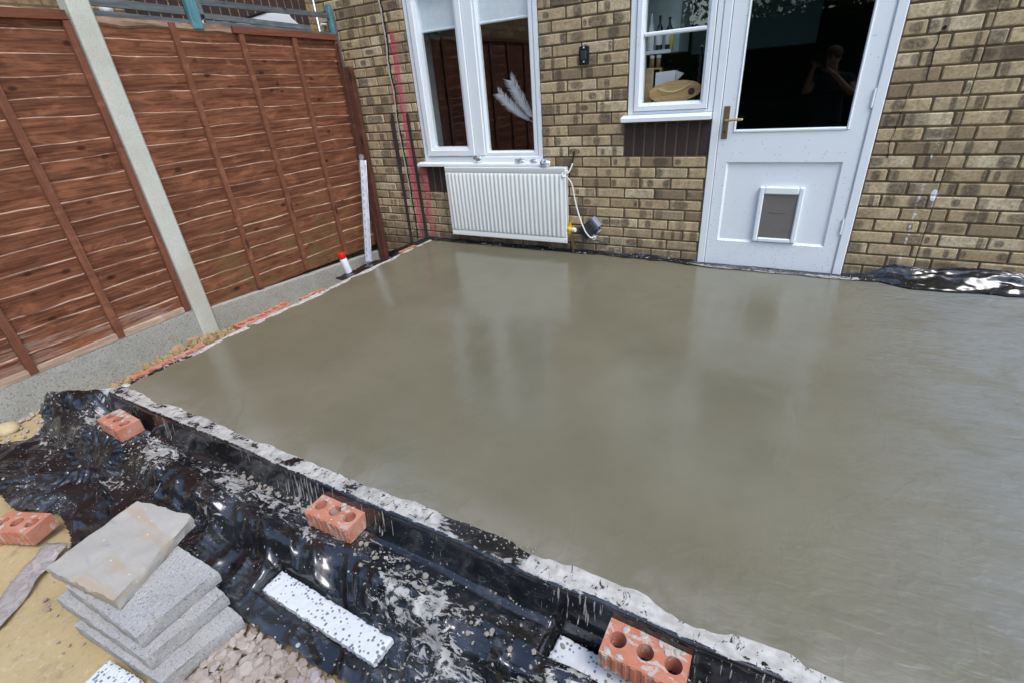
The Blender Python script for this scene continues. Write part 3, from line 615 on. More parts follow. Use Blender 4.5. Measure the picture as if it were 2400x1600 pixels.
mb = MB(); mb.prism([(-.060, .684), (-.060, .704), (-.052, .708), (.004, .716), (.06, .716), (.06, .684)], -2.238, -.985, 'x'); obj('sill', mb, M['upvc'], win, auto=30)
mb = MB(); mb.box(-2.19, -2.180, .072, .30, .712, ZW); mb.box(-1.015, -1.006, .072, .30, .712, ZW); mb.box(-2.178, -1.017, .072, .30, .7125, .722); mb.box(-2.178, -1.017, .072, .30, ZW - .012, ZW - .002); obj('reveal_lining', mb, M['reveal'], win)
def room(name, x0, x1, y0, y1, z0, z1, mat):
    mb = MB(); mb.box(x0 - .05, x0, y0, y1, z0, z1); mb.box(x1, x1 + .05, y0, y1, z0, z1); mb.box(x0 - .05, x1 + .05, y1 + .001, y1 + .05, z0, z1); mb.box(x0 - .05, x1 + .05, y0, y1 + .05, z1 + .001, z1 + .05); mb.box(x0 - .05, x1 + .05, y0, y1 + .05, z0 - .05, z0 - .001); return obj(name, mb, mat, house)
room('living_room', -3.0, -.62, .302, 3.6, 0.02, 2.42, M['room']); room('kitchen', -.55, 2.6, .302, 3.4, 0.02, 2.42, M['room'])
mb = MB().box(-2.172, -1.022, .058, .061, 1.710, 2.04); mb.cyl((-2.172, .0595, 1.704), (-1.022, .0595, 1.704), .009, n=10); mb.cyl((-2.172, .0895, 2.062), (-1.022, .0895, 2.062), .018, n=12)
tag(obj('roller_blind', mb, M['blind'], auto=30), 'white roller blind half lowered inside the window above the radiator', 'blind')
def feather(base, tip, wd, bend, label):
    b = Vector(base); t = Vector(tip); d = t - b; L = d.length; u = d / L; nrm = Vector((0, -1, 0)); sdir = u.cross(nrm).normalized(); N = 70
    rr = random.Random(int(L * 1000)); mb = MB(); pts = []
    for i in range(N + 1):
        s = i / N; pts.append(b + u * (L * .9 * s) + sdir * (bend * math.sin(math.pi * s)))
    mb.tube(pts, [.0028 * (1 - .85 * i / N) for i in range(N + 1)], 6)
    for i in range(10, N + 1):                     # barbs
        s = i / N; ww = wd * min(1., .25 + 1.5 * s) * (1.0 if s < .8 else 1.0 - .35 * (s - .8) / .2)
        for sg in (-1, 1):
            c = pts[i]; ln = ww * rr.uniform(.82, 1.1) * (1.25 if s > .85 else 1); fw = .55 + 1.3 * max(0, s - .6); e = c + sdir * sg * ln * .85 + u * ln * fw + nrm * rr.uniform(-.012, .006); h = u * (L / N) * .42
            m = (c + e) / 2 + nrm * .004 + u * ln * -.06; n0 = nrm * .001
            mb.add([c - h, c + h, m + h * .9, m - h * .9, e + h * .3, e - h * .3, c - h - n0, c + h - n0, m + h - n0, m - h - n0], [(0, 1, 2, 3), (3, 2, 4, 5), (6, 9, 8, 7), (9, 5, 4, 8)])
    tag(obj('feather', mb, M['feather']), label, 'feather', 'feathers behind the window')
feather((-1.10, .105, 1.0), (-1.325, .095, 1.335), .060, -.015, 'longer white feather leaning inside the window above the radiator'); feather((-1.13, .130, .99), (-1.465, .118, 1.245), .052, -.015, 'shorter white feather leaning inside the window, lower of the two')
# ------------------------------------------------------------------ kitchen window and door
kw = part_empty('window', house, (-.05, .03, 1.0)); tag(kw, 'small white window with glazing bar beside the back door')
mb = MB(); mb.cbox(-.331, -.290, -.004, .07, 1.026, ZW, .004); mb.cbox(.2, .2338, -.004, .07, 1.026, ZW, .004); mb.cbox(-.290, .2, -.002, .07, 1.026, 1.045, .003); obj('frame', mb, M['paint'], kw)
mb = MB(); mitred(mb, -.286, .196, 1.048, ZW - .03, .05, -.014, .05, .01); obj('casement', mb, M['paint'], kw)
obj('glazing_bar', MB().cbox(-.238, .148, -.006, .04, 1.488, 1.512, .006), M['paint'], kw)
pane(kw, -.238, .148, 1.096, 1.489, .022); pane(kw, -.238, .148, 1.511, ZW - .08, .022)
mb = MB(); mb.prism([(-.062, .985), (-.062, 1.008), (-.055, 1.013), (-.002, 1.025), (.06, 1.025), (.06, .985)], -.362, .2335, 'x'); obj('sill', mb, M['paint'], kw, auto=30)
mb = MB(); mb.box(-.333, -.3265, .072, .30, 1.0, ZW); mb.box(-.326, .23, .072, .30, 1.035, 1.088); obj('reveal_lining', mb, M['cab'], kw)
door = part_empty('door', house, (.69, .02, 0)); tag(door, 'white half glazed back door with cat flap')
mb = MB(); mb.cbox(.2365, .286, -.008, .09, -.012, ZW, .004); mb.cbox(1.098, 1.149, -.008, .09, -.012, ZW, .005); mb.cbox(1.088, 1.0975, .004, .09, -.012, ZW, .002); obj('door_frame', mb, M['paint'], door)
LX0, LX1, LY = .290, 1.088, .0
mb = MB(); wall_boxes(mb, LY, LY + .044, .002, ZW - .03, LX0, LX1, [(.372, 1.010, .893, ZW - .12), (.356, 1.018, .175, .713)])
leaf = obj('door_leaf', mb, M['paint'], door)
mb = MB(); mb.frame(.372, 1.010, .893, ZW - .12, .013, .013, .018, .013, LY - .006, LY + .04, .005); obj('glazing_bead', mb, M['paint'], door)
pane(door, .384, .998, .91, ZW - .13, LY + .022, 'glass_dark')
mb = MB(); mb.box(.3565, 1.0175, LY + .012, LY + .04, .1755, .7125); obj('lower_panel', mb, M['paint'], door)
mb = MB(); mb.prism([(LY - .001, .1755), (LY + .012, .190), (LY + .0125, .1755)], .357, 1.017, 'x'); mb.prism([(LY - .001, .7125), (LY + .0118, .702), (LY + .0125, .7125)], .357, 1.017, 'x'); mb.prism([(.3565, LY), (.3565, LY + .0122), (.370, LY + .0121)], .18, .708, 'z'); mb.prism([(1.0175, LY), (1.0175, LY + .0122), (1.004, LY + .0121)], .18, .708, 'z'); obj('panel_moulding', mb, M['paint'], door)
mb = MB(); mb.frame(.583, .848, .188, .558, .032, .032, .03, .048, LY - .014, LY + .014, .007)
for sx, sz in ((.598, .54), (.833, .54), (.598, .205), (.833, .205), (.598, .36), (.833, .36)): mb.cyl((sx, LY - .016, sz), (sx, LY - .012, sz), .005, n=8)
cf = obj('cat_flap', mb, M['upvc'], door)
mb = MB().cbox(.6165, .8145, LY - .004, LY + .004, .219, .509, .002); mb.box(.66, .76, LY - .006, LY - .003, .388, .392); mb.cbox(.713, .722, LY - .009, LY - .003, .226, .234, .002); obj('flap', mb, M['flap'], cf)
mb = MB().cbox(.303, .340, LY - .006, LY + .003, .858, 1.055, .003); hp = obj('handle', mb, M['plate'], door)
mb = MB(); mb.cyl((.321, LY - .004, .972), (.321, LY - .045, .972), .008, n=12); mb.tube([(.321, LY - .043, .972), (.335, LY - .047, .972), (.37, LY - .046, .975), (.41, LY - .044, .976), (.425, LY - .042, .975)], [.009, .0085, .0075, .0075, .006], 10); obj('lever', mb, M['handle'], hp, auto=40)
obj('keyhole', MB().cyl((.321, LY - .0075, .90), (.321, LY - .005, .90), .006, n=10), M['crack'], hp)
for z in (.32, 1.06, 1.9):
    obj('hinge', MB().cyl((1.092, LY - .006, z - .05), (1.092, LY - .006, z + .05), .006, n=10), M['paint'], door)
mb = MB().prism([(-.045, -.03), (-.045, -.012), (-.03, -.008), (.09, -.003), (.09, -.03)], .2368, 1.149, 'x'); obj('threshold', mb, M['dkgrey'], door)
# things in the kitchen window
def oval():
    e = thing('serving_board', 'oval wooden serving board with rope handle on the kitchen window ledge', 'wooden board', (-.035, .090, 1.0885), (rad(-6), rad(-3), 0))
    N = 44; poly = [(.172 * math.cos(2 * math.pi * i / N), .066 + .066 * math.copysign(abs(math.sin(2 * math.pi * i / N)) ** .9, math.sin(2 * math.pi * i / N))) for i in range(N)]
    obj('board', MB().prism(poly, -.009, .009, 'y'), M['pine'], e, local=True, auto=40)
    pts = []
    for i in range(17):
        s = i / 16; pts.append((-.115 + .23 * s, -.016 - .006 * math.sin(math.pi * s), .095 + .012 * s - .035 * math.sin(math.pi * s)))
    obj('rope_handle', MB().tube(pts, .0032, 7), M['cord'], e, True, local=True)
    obj('knot_mark', MB().lathe([(.002, -.001), (.020, -.0005), (.022, .0), (.002, .0015)], (.11, -.0105, .055), (0, -1, 0), 12), M['oldpost'], e, local=True)
oval()
tag(obj('chopping_board', MB().cbox(-.262, -.196, .112, .130, 1.0885, 1.308, .004), M['beech']), 'pale upright chopping board in the corner of the kitchen window', 'wooden board')
mb = MB(); vs = [(-.188, .140, 1.0885), (-.055, .130, 1.0885), (-.052, .130, 1.282), (-.185, .140, 1.277), (.005, .140, 1.260), (-.05, .150, 1.21), (-.188, .22, 1.0885), (-.055, .22, 1.0885), (-.052, .22, 1.282), (-.185, .22, 1.277)]
mb.add(vs, [(0, 1, 2, 3), (2, 4, 5), (1, 7, 8, 2), (0, 3, 9, 6), (3, 2, 8, 9), (6, 9, 8, 7)]); tag(obj('paper_bag', mb, M['paper']), 'folded white paper bag behind the wooden boards in the kitchen window', 'paper bag')
mb = MB(); mb.box(-.322, -.118, .24, .35, 1.392, 1.414); mb.box(-.322, -.295, .285, .299, 1.0885, 1.391); tag(obj('shelf', mb, M['cab']), 'narrow white shelf of bottles inside the kitchen window', 'shelf')
def bottle(x, y, z, h, r, m, label, cap=None, grp='bottles on the kitchen shelf'):
    e = thing('bottle', label, 'bottle', (x, y, z), group=grp)
    obj('bottle_body', MB().lathe([(r * .9, 0), (r, .004), (r, h * .55), (r * .85, h * .66), (r * .36, h * .78), (r * .34, h * .93)], (0, 0, 0), n=14), M[m], e, True, local=True)
    obj('cap', MB().lathe([(r * .4, h * .93), (r * .4, h), (r * .3, h + .001)], (0, 0, 0), n=12), M[cap or m], e, local=True, auto=40)
    obj('bottle_label', MB().lathe([(r * 1.02, h * .15), (r * 1.03, h * .16), (r * 1.03, h * .48), (r * 1.02, h * .49)], (0, 0, 0), n=14), M['paper' if cap != 'labely' else 'labely'], e, local=True, auto=40)
bottle(-.272, .30, 1.415, .22, .022, 'whiteplastic', 'slim clear bottle on the kitchen window shelf', 'foil'); bottle(-.217, .31, 1.415, .205, .023, 'bottle_dark', 'dark bottle with a red neck on the kitchen window shelf', 'bottle_red'); bottle(-.150, .31, 1.415, .19, .024, 'bottle_dark', 'dark bottle with a wide black cap on the kitchen window shelf', 'black')
e = thing('bottle', 'small bottle with yellow label at the end of the kitchen window shelf', 'bottle', (-.121, .275, 1.415), group='bottles on the kitchen shelf'); obj('bottle_body', MB().lathe([(.012, 0), (.013, .07), (.006, .09), (.006, .105)], (0, 0, 0), n=12), M['labely'], e, True, local=True); obj('cap', MB().lathe([(.007, .105), (.007, .118)], (0, 0, 0), n=12), M['black'], e, local=True)
for x, lb in ((-.245, 'spice jar with a pale lid under the kitchen shelf, beside the wall'), (-.200, 'spice jar with a pale lid under the kitchen shelf, beside the paper bag')):
    e = thing('spice_jar', lb, 'jar', (x, .262, 1.3065), group='spice jars under the shelf'); obj('jar_body', MB().lathe([(.017, 0), (.018, .003), (.018, .055), (.015, .06)], (0, 0, 0), n=14), M['brass'], e, True, local=True); obj('lid', MB().lathe([(.017, .0605), (.017, .078), (.015, .08)], (0, 0, 0), n=14), M['whiteplastic'], e, local=True, auto=40)
tag(obj('spice_rack', MB().box(-.29, -.17, .235, .29, 1.296, 1.306).box(-.29, -.28, .235, .29, 1.0885, 1.2955).box(-.182, -.172, .235, .29, 1.0885, 1.2955), M['beech']), 'small wooden rack holding two spice jars in the kitchen window', 'rack')
mb = MB(); mb.cbox(-.53, -.13, .55, .9, 1.40, 2.15, .004); e = obj('wall_cabinet', mb, M['cab']); tag(e, 'white kitchen wall cabinet seen through the small window', 'cabinet')
mb = MB(); mb.cbox(-.128, .75, 1.0, 1.3, 1.38, 2.15, .004, ); tag(obj('wall_cabinet', mb, M['room']), 'grey kitchen wall cabinet beyond the bottles', 'cabinet')
mb = MB().box(-.54, 2.5, 2.7, 3.35, .021, .90); mb.box(-.54, 2.5, 2.65, 3.35, .902, .94); tag(obj('kitchen_counter', mb, M['counter']), 'dark kitchen counter along the far wall of the kitchen', 'counter')
e = thing('tap', 'slim dark kitchen tap standing behind the oval board', 'tap', (.10, .16, 1.0885)); obj('tap_stem', MB().cyl((0, 0, 0), (0, 0, .318), .009, n=12), M['black'], e, local=True); obj('tap_cap', MB().lathe([(.009, .3185), (.009, .324), (.004, .327)], (0, 0, 0), n=12), M['foil'], e, local=True)
# ------------------------------------------------------------------ doorbell, radiator, junction box
e = thing('doorbell', 'black doorbell with two white screws on the brick wall between the windows', 'doorbell', (-.652, -.002, 1.362))
N = 10; w2, h2 = .036, .057; poly = [(sx * (w2 - .012) + .012 * math.cos(a), sz * (h2 - .012) + .012 * math.sin(a) + .057) for sx, sz, a0 in ((1, 1, 0), (-1, 1, 90), (-1, -1, 180), (1, -1, 270)) for a in [rad(a0 + 22.5 * i) for i in range(5)]]
obj('backplate', MB().prism(poly, -.012, 0, 'y'), M['black'], e, local=True, auto=40); obj('button', MB().cbox(-.02, .02, -.022, -.0122, .03, .085, .004), M['dkgrey'], e, local=True)
for z in (.105, .02): obj('screw', MB().cyl((0, -.0145, z), (0, -.0121, z), .0055, n=12), M['whiteplastic'], e, local=True)
# radiator, hung on the wall; front panel pressed into flutes
RX0, RX1, RZ0, RZ1, RY = -1.925, -.780, .088, .684, -.085
radi = thing('radiator', 'white fluted panel radiator under the window', 'radiator', ((RX0 + RX1) / 2, -.05, RZ0))
def flute(y, sgn, name, z0, z1, x0, x1):
    nx = 264; xs = np.linspace(x0, x1, nx); zs = np.array([z0, z0 + .004, z0 + .036, z0 + .044, z0 + .052, z0 + .066, z1 - .068, z1 - .054, z1 - .046, z1 - .038, z1 - .004, z1]); X, Z = np.meshgrid(xs, zs, indexing='ij')
    ph = (X - x0 - .04) / (x1 - x0 - .08) * 27; cyc = np.abs((ph % 1) - .5) * 2
    fl = sstep(.25, .75, cyc); am = sstep(x0 + .02, x0 + .045, X) * sstep(x1 - .02, x1 - .045, X); am = am * sstep(z0 + .044, z0 + .066, Z) * sstep(z1 - .046, z1 - .068, Z)
    dip = .004 * (np.exp(-((Z - (z0 + .044)) / .005) ** 2) + np.exp(-((Z - (z1 - .046)) / .005) ** 2))
    edge = .004 * ((Z < z0 + .002) | (Z > z1 - .002) | (X < x0 + .002) | (X > x1 - .002))
    Y = y - sgn * (.008 * fl * am) + sgn * dip + sgn * edge
    V = np.stack([X, Y, Z], -1); n, m = X.shape; idx = np.arange(n * m).reshape(n, m); f = np.stack([idx[:-1, :-1], idx[1:, :-1], idx[1:, 1:], idx[:-1, 1:]], -1).reshape(-1, 4).tolist(); v = V.reshape(-1, 3).tolist()
    ring = list(idx[:, 0]) + list(idx[-1, 1:]) + list(idx[-2::-1, -1]) + list(idx[0, -2:0:-1]); b = len(v); v += [(v[i][0], y + sgn * .016, v[i][2]) for i in ring]; k = len(ring); f += [(ring[i], b + i, b + (i + 1) % k, ring[(i + 1) % k]) for i in range(k)]; f.append(tuple(b + i for i in range(k)))
    o = mesh_obj(name, v, f, M['rad'], radi, True); o.data.set_sharp_from_angle(angle=rad(35)); return o
flute(RY, 1, 'front_panel', RZ0, RZ1, RX0, RX1); flute(RY + .060, -1, 'rear_panel', RZ0 + .01, RZ1, RX0 + .02, RX1 - .004)
mb = MB()
for z in (RZ0 + .035, RZ1 - .035): mb.cyl((RX0 + .03, RY + .018, z), (RX0 + .03, RY + .043, z), .018, n=12); mb.cyl((RX1 - .03, RY + .018, z), (RX1 - .03, RY + .043, z), .018, n=12)
obj('connector', mb, M['rad'], radi)
for x in (RX0 + .2, RX1 - .2): obj('bracket', MB().cbox(x - .015, x + .015, RY + .062, -.003, RZ0 + .05, RZ1 - .04, .002), M['rad'], radi)
mb = MB(); 
for x in np.arange(RX0 + .03, RX1 - .06, .028): mb.box(x, x + .012, RY + .018, RY + .042, RZ1 - .012, RZ1 - .008)
obj('top_grille', mb, M['rad'], radi)
mb = MB().lathe([(.008, 0), (.022, .004), (.026, .02), (.016, .034), (.024, .045), (.018, .06)], (RX1 - .001, -.06, .205), (1, 0, -.1), 9); mb.add([(RX1 + .004, -.075, .16), (RX1 + .03, -.085, .175), (RX1 + .026, -.065, .265), (RX1 + .006, -.055, .255), (RX1 + .01, -.05, .16), (RX1 + .03, -.048, .18), (RX1 + .026, -.045, .26)], [(0, 1, 2, 3), (4, 3, 2, 6), (0, 4, 5, 1), (1, 5, 6, 2)]); vl = obj('valve', mb, M['yellow'], radi)
obj('valve_cap', MB().lathe([(.016, 0), (.018, .003), (.018, .036), (.015, .04)], (RX1 + .035, -.062, .198), (1, -.2, .1), 14), M['whiteplastic'], vl, auto=30)
mb = MB().tube([(RX1 + .03, -.06, .185), (RX1 + .042, -.06, .15), (RX1 + .042, -.06, .09), (RX1 + .044, -.058, .03), (RX1 + .04, -.05, .0)], .009, 10); mb.tube([(RX1 - .006, -.06, .125), (RX1 + .03, -.06, .125), (RX1 + .06, -.06, .128)], .009, 10); mb.tube([(RX1 + .043, -.058, .045), (RX1 + .07, -.058, .04), (RX1 + .085, -.062, .06)], .007, 8); mb.cyl((RX1 + .042, -.06, .11), (RX1 + .042, -.06, .14), .014, n=8); obj('pipe', mb, M['brass'], radi, auto=40)
obj('bleed_valve', MB().cyl((RX1 - .001, -.06, .655), (RX1 + .008, -.06, .655), .010, n=10), M['rad'], radi)
# junction box with its cable
jb = thing('junction_box', 'black and grey junction box hanging tilted on the brick wall beside the radiator', 'junction box', (-.60, -.006, .215), (0, rad(-40), 0))
mb = MB().cbox(-.072, .066, -.062, 0, -.058, .052, .006); mb.cbox(-.05, .05, -.068, -.0622, -.045, .04, .002); obj('cover', mb, M['dkgrey'], jb, local=True)
mb = MB().cbox(.0665, .086, -.06, 0, -.04, .05, .004); mb.cbox(-.03, .005, -.055, 0, -.078, -.0585, .004); mb.cbox(.03, .058, -.055, 0, -.076, -.0585, .004); obj('side_clip', mb, M['greyplastic'], jb, local=True)
obj('gland', MB().cbox(-.04, .01, -.05, -.01, -.088, -.0785, .003), M['whiteplastic'], jb, local=True)
CP = [(-.735, -.004, .793), (-.748, -.012, .727), (-.750, -.022, .692), (-.772, -.05, .640), (-.792, -.075, .650), (-.806, -.090, .638), (-.800, -.092, .620), (-.782, -.08, .618), (-.768, -.06, .60), (-.743, -.045, .549), (-.718, -.045, .426), (-.680, -.060, .314), (-.640, -.082, .239), (-.611, -.086, .189), (-.575, -.080, .150), (-.548, -.065, .155), (-.545, -.06, .14), (-.557, -.064, .13)]
def smooth_path(pts, sub=5):
    out = []
    P = [Vector(p) for p in pts]
    for i in range(len(P) - 1):
        a, b, c, d = P[max(i - 1, 0)], P[i], P[i + 1], P[min(i + 2, len(P) - 1)]
        for k in range(sub):
            t = k / sub; out.append(.5 * (2 * b + (c - a) * t + (2 * a - 5 * b + 4 * c - d) * t * t + (3 * b - a - 3 * c + d) * t ** 3))
    return out + [P[-1]]
cb = thing('cable', 'white flex running from the brick wall past the radiator to the junction box', 'cable', (-.735, -.004, .13))
sp = smooth_path(CP); obj('flex', MB().tube(sp[8:], .0055, 8), M['cable'], cb, True); obj('flex_end', MB().tube(sp[:9], .006, 8), M['black'], cb, True); obj('flex_tail', MB().tube(smooth_path([(-.557, -.062, .128), (-.53, -.03, .115), (-.49, -.012, .095), (-.455, -.006, .082)]), .0035, 7), M['black'], cb, True)
def crumple(c, r, label, seed, sc=(1, .7, .6)):
    bm = bmesh.new(); bmesh.ops.create_icosphere(bm, subdivisions=3, radius=1); rr = random.Random(seed)
    offs = [Vector([rr.gauss(0, 1) for _ in range(3)]).normalized() for _ in range(16)]
    for v in bm.verts:
        d = v.co.normalized(); k = 1 + sum(.16 * abs(math.sin(3.1 * d.dot(o) + i)) for i, o in enumerate(offs)) / 4 - .25 + rr.uniform(-.10, .10); v.co = Vector((d.x * sc[0], d.y * sc[1], d.z * sc[2])) * r * k
    lo = min(v.co.z for v in bm.verts); bm.verts.index_update(); mb = MB().add([v.co + Vector(c) - Vector((0, 0, lo)) for v in bm.verts], [[v.index for v in f.verts] for f in bm.faces]); bm.free()
    tag(obj('foil', mb, M['foil']), label, 'foil', 'crumpled foil along the sill')
crumple((-1.60, -.035, .711), .034, 'standing twist of foil at the middle of the window sill', 1, (1, .55, .85)); crumple((-1.195, -.036, .711), .032, 'flat crumpled foil on the sill above the radiator, between the other foil pieces', 2, (1.3, .6, .45)); crumple((-1.07, -.036, .711), .026, 'smallest crumpled foil piece on the window sill', 3, (1.2, .6, .5)); crumple((-.955, -.062, .685), .036, 'round crumpled foil ball at the sill end resting on the radiator', 4, (1.1, .8, .75))
# ================================================================== FENCE
FX = -2.93
def board(y0, y1, z0, z1, zs, seed, parent, depth=.010):
    # one waney-lap board: lower edge set back, wavy upper edge standing proud
    N = 22; ys = np.linspace(y0, y1, N); top = z1 + .010 * fbm(ys * 2.6 + seed * 7.7, np.full(N, seed * 3.1), 3) + zs(ys); bot = np.full(N, z0) + zs(ys); bow = .003 * fbm(ys * 1.7 + seed, np.full(N, seed * 1.3), 2)
    v = []; f = []; mi = []
    for i in range(N):
        y = ys[i]; b = bow[i]
        v += [(FX - .020 + b, y, bot[i]), (FX - .004 + b, y, top[i] - .005), (FX - .006 + b, y, top[i]), (FX - .018 + b, y, top[i]), (FX - .030 + b, y, bot[i])]
    for i in range(N - 1):
        a = 5 * i; c = a + 5
        for k, m in ((0, 0), (1, 1), (2, 1), (3, 0), (4, 0)): j = (k + 1) % 5; f.append((a + k, c + k, c + j, a + j)); mi.append(m)
    f += [(0, 1, 2, 3, 4), tuple(5 * (N - 1) + k for k in (4, 3, 2, 1, 0))]; mi += [0, 0]
    return mesh_obj('board', v, f, [M['fence'], M['edge']], parent, midx=mi)
def panel(name, label, y0, y1, zb, zt, slope, n, battens, toprail, bottomrail):
    e = thing(name, label, 'fence panel', (FX, (y0 + y1) / 2, zb - .05), group='lap fence panels'); zs = lambda y: slope * (np.asarray(y) - y1)
    step = (zt - zb) / n
    cuts = [zb + (i + (random.uniform(-.20, .20) if 0 < i < n else 0)) * step for i in range(n + 1)]
    for i in range(n): board(y0 + .004, y1 - .004, cuts[i] - .022, cuts[i + 1] + .004, zs, i + y0 * 13, e)
    for y, w in battens:
        s0 = float(zs(y)); wob = random.uniform(-.006, .006); mb = MB(); N = 12
        z0_, z1_ = zb + .002 + s0, zt - (.01 if not toprail or not (toprail[0] < y < toprail[1]) else .05) + s0
        vs = []
        for i in range(N + 1):
            t = i / N; z = z0_ + (z1_ - z0_) * t; yo = y + wob * math.sin(t * 3.1) + random.uniform(-.001, .001)
            vs += [(FX - .004, yo - w / 2, z), (FX + .016, yo - w / 2 + .002, z), (FX + .016, yo + w / 2 - .002, z), (FX - .004, yo + w / 2, z)]
        fs = [(4 * i + k, 4 * i + (k + 1) % 4, 4 * i + 4 + (k + 1) % 4, 4 * i + 4 + k) for i in range(N) for k in range(4)] + [(3, 2, 1, 0), (4 * N, 4 * N + 1, 4 * N + 2, 4 * N + 3)]
        obj('batten', mb.add(vs, fs), M['batten'], e)
    def rail(nm, a, b, z0, z1, m, x1):
        mb = MB(); vs = []
        for y in np.linspace(a, b, 12): s0 = float(zs(y)) + .0015 * math.sin(y * 9); vs += [(FX - .012, y, z0 + s0), (x1, y, z0 + s0), (x1, y, z1 + s0), (FX - .012, y, z1 + s0)]
        fs = [(4 * i + k, 4 * i + (k + 1) % 4, 4 * i + 4 + (k + 1) % 4, 4 * i + 4 + k) for i in range(11) for k in range(4)] + [(3, 2, 1, 0), (44, 45, 46, 47)]; obj(nm, mb.add(vs, fs), m, e)
    if toprail: rail('top_rail', toprail[0], toprail[1], zt - .046, zt - .001, M['rail'], FX + .018)
    if bottomrail: rail('bottom_rail', y0 + .03, y1 - .045, zb - .004, zb + .036, M['palewood'], FX + .013)
    return e
pr = panel('fence_panel', 'red-brown lap fence panel with the grey trellis above it', -1.888, -.035, -.072, 1.775, -.022, 18, [(-1.455, .042), (-.975, .042), (-.505, .042), (-.058, .038)], (-1.03, -.042), False)
pl_ = panel('fence_panel', 'red-brown lap fence panel worn pale along its bottom edge', -3.86, -2.022, .008, 1.828, .004, 17, [(-2.043, .04), (-2.487, .046), (-2.955, .046), (-3.44, .046), (-3.84, .04)], (-3.85, -2.03), True)
# worn split board along the top of the right panel
mb = MB(); vs = []; N = 30
for i, y in enumerate(np.linspace(-1.885, -1.035, N)):
    zt = 1.775 - .022 * (y + .035) + .006 * perlin(y * 9, 3.3) ; zb = zt - .048 - .012 * perlin(y * 6, 8.8); vs += [(FX - .006, y, zb), (FX + .003, y, zb + .012), (FX + .001, y, zt - .004), (FX - .010, y, zt)]
fs = [(4 * i + k, 4 * i + (k + 1) % 4, 4 * i + 4 + (k + 1) % 4, 4 * i + 4 + k) for i in range(N - 1) for k in range(4)] + [(3, 2, 1, 0), tuple(4 * (N - 1) + k for k in range(4))]; obj('split_board', mb.add(vs, fs), M['splitwood'], pr)
mb = MB(); mb.cbox(-2.995, -2.885, -2.018, -1.896, -.36, 1.93, .012); mb.add([(-2.98, -2.006, 1.9301), (-2.90, -2.006, 1.9301), (-2.90, -1.908, 1.9301), (-2.98, -1.908, 1.9301), (-2.96, -1.99, 1.965), (-2.92, -1.99, 1.965), (-2.92, -1.925, 1.965), (-2.96, -1.925, 1.965)], [(0, 1, 5, 4), (1, 2, 6, 5), (2, 3, 7, 6), (3, 0, 4, 7), (4, 5, 6, 7)])
tag(obj('concrete_post', mb, M['post']), 'pale concrete fence post between the two fence panels', 'fence post')
def gboard(y0, y1, zt0, zt1, label):
    mb = MB(); vs = []
    for y, z in ((y0, zt0), (y1, zt1)): vs += [(FX - .035, y, z - .34), (FX + .012, y, z - .34), (FX + .012, y, z - .008), (FX + .004, y, z), (FX - .035, y, z)]
    mb.add(vs, [(0, 1, 2, 3, 4), (9, 8, 7, 6, 5)] + [(k, 5 + k, 5 + (k + 1) % 5, (k + 1) % 5) for k in range(5)]); tag(obj('gravel_board', mb, M['gboard']), label, 'gravel board', 'concrete gravel boards')
gboard(-3.86, -2.0185, .002, .004, 'speckled concrete gravel board under the panel with the pale bottom edge'); gboard(-1.8955, -.06, -.034, -.158, 'concrete gravel board under the fence panel that meets the house')
# trellis on the right panel
tr = thing('trellis', 'grey slatted trellis with teal uprights on top of the fence', 'trellis', (FX, -.95, 1.77))
def slat(y0, y1, za, zb_, h, x=FX - .012):
    mb = MB(); vs = []
    for y, z in ((y0, za), (y1, zb_)): vs += [(x - .011, y, z - h / 2), (x + .011, y, z - h / 2), (x + .011, y, z + h / 2), (x - .011, y, z + h / 2)]
    obj('slat', mb.add(vs, [(k, 4 + k, 4 + (k + 1) % 4, (k + 1) % 4) for k in range(4)] + [(3, 2, 1, 0), (4, 5, 6, 7)]), M['trellis'], tr)
slat(-1.885, -1.335, 1.949, 1.944, .04); slat(-1.885, -1.335, 1.884, 1.868, .044); slat(-1.885, -1.335, 1.818, 1.800, .042)
slat(-1.205, -.07, 1.927, 1.910, .036); slat(-1.205, -.30, 1.848, 1.812, .034); slat(-1.205, -.07, 1.802, 1.765, .042)
for y, dz in ((-1.275, 0), (-.052, -.03)): obj('upright', MB().cbox(FX - .030, FX + .012, y - (.036 if dz == 0 else .018), y + (.036 if dz == 0 else .017), 1.766 + dz * .9, 2.02 + dz, .004), M['teal'], tr)
obj('upright', MB().cbox(FX - .024, FX + .010, -1.238, -1.2065, 1.85, 1.99, .003), M['trellis'], tr); obj('end_strip', MB().cbox(FX - .03, FX + .014, -.0335, -.016, 1.2, 1.955, .003), M['trellis'], tr)
# timber left between fence and house
e = thing('timber_post', 'dark brown timber post in the corner between fence and house wall', 'timber post', (-2.80, -.04, -.33)); rr = random.Random(4); vs = []
for z, wx in ((-.33, .026), (.3, .030), (.9, .033), (1.35, .033), (1.50, .032), (1.52, .02)):
    j = rr.uniform(-.006, .006); x = -2.855 + .022 * (z + .3) / 1.9 + j; vs += [(x - wx, -.085, z), (x + wx, -.082, z), (x + wx, -.032, z), (x - wx, -.030, z)]
obj('post_body', MB().add(vs, [(4 * i + k, 4 * i + (k + 1) % 4, 4 * i + 4 + (k + 1) % 4, 4 * i + 4 + k) for i in range(5) for k in range(4)] + [(3, 2, 1, 0), (20, 21, 22, 23)]), M['oldpost'], e); obj('post_batten', MB().cbox(-2.895, -2.868, -.10, -.088, -.2, 1.70, .003), M['oldpost'], e)
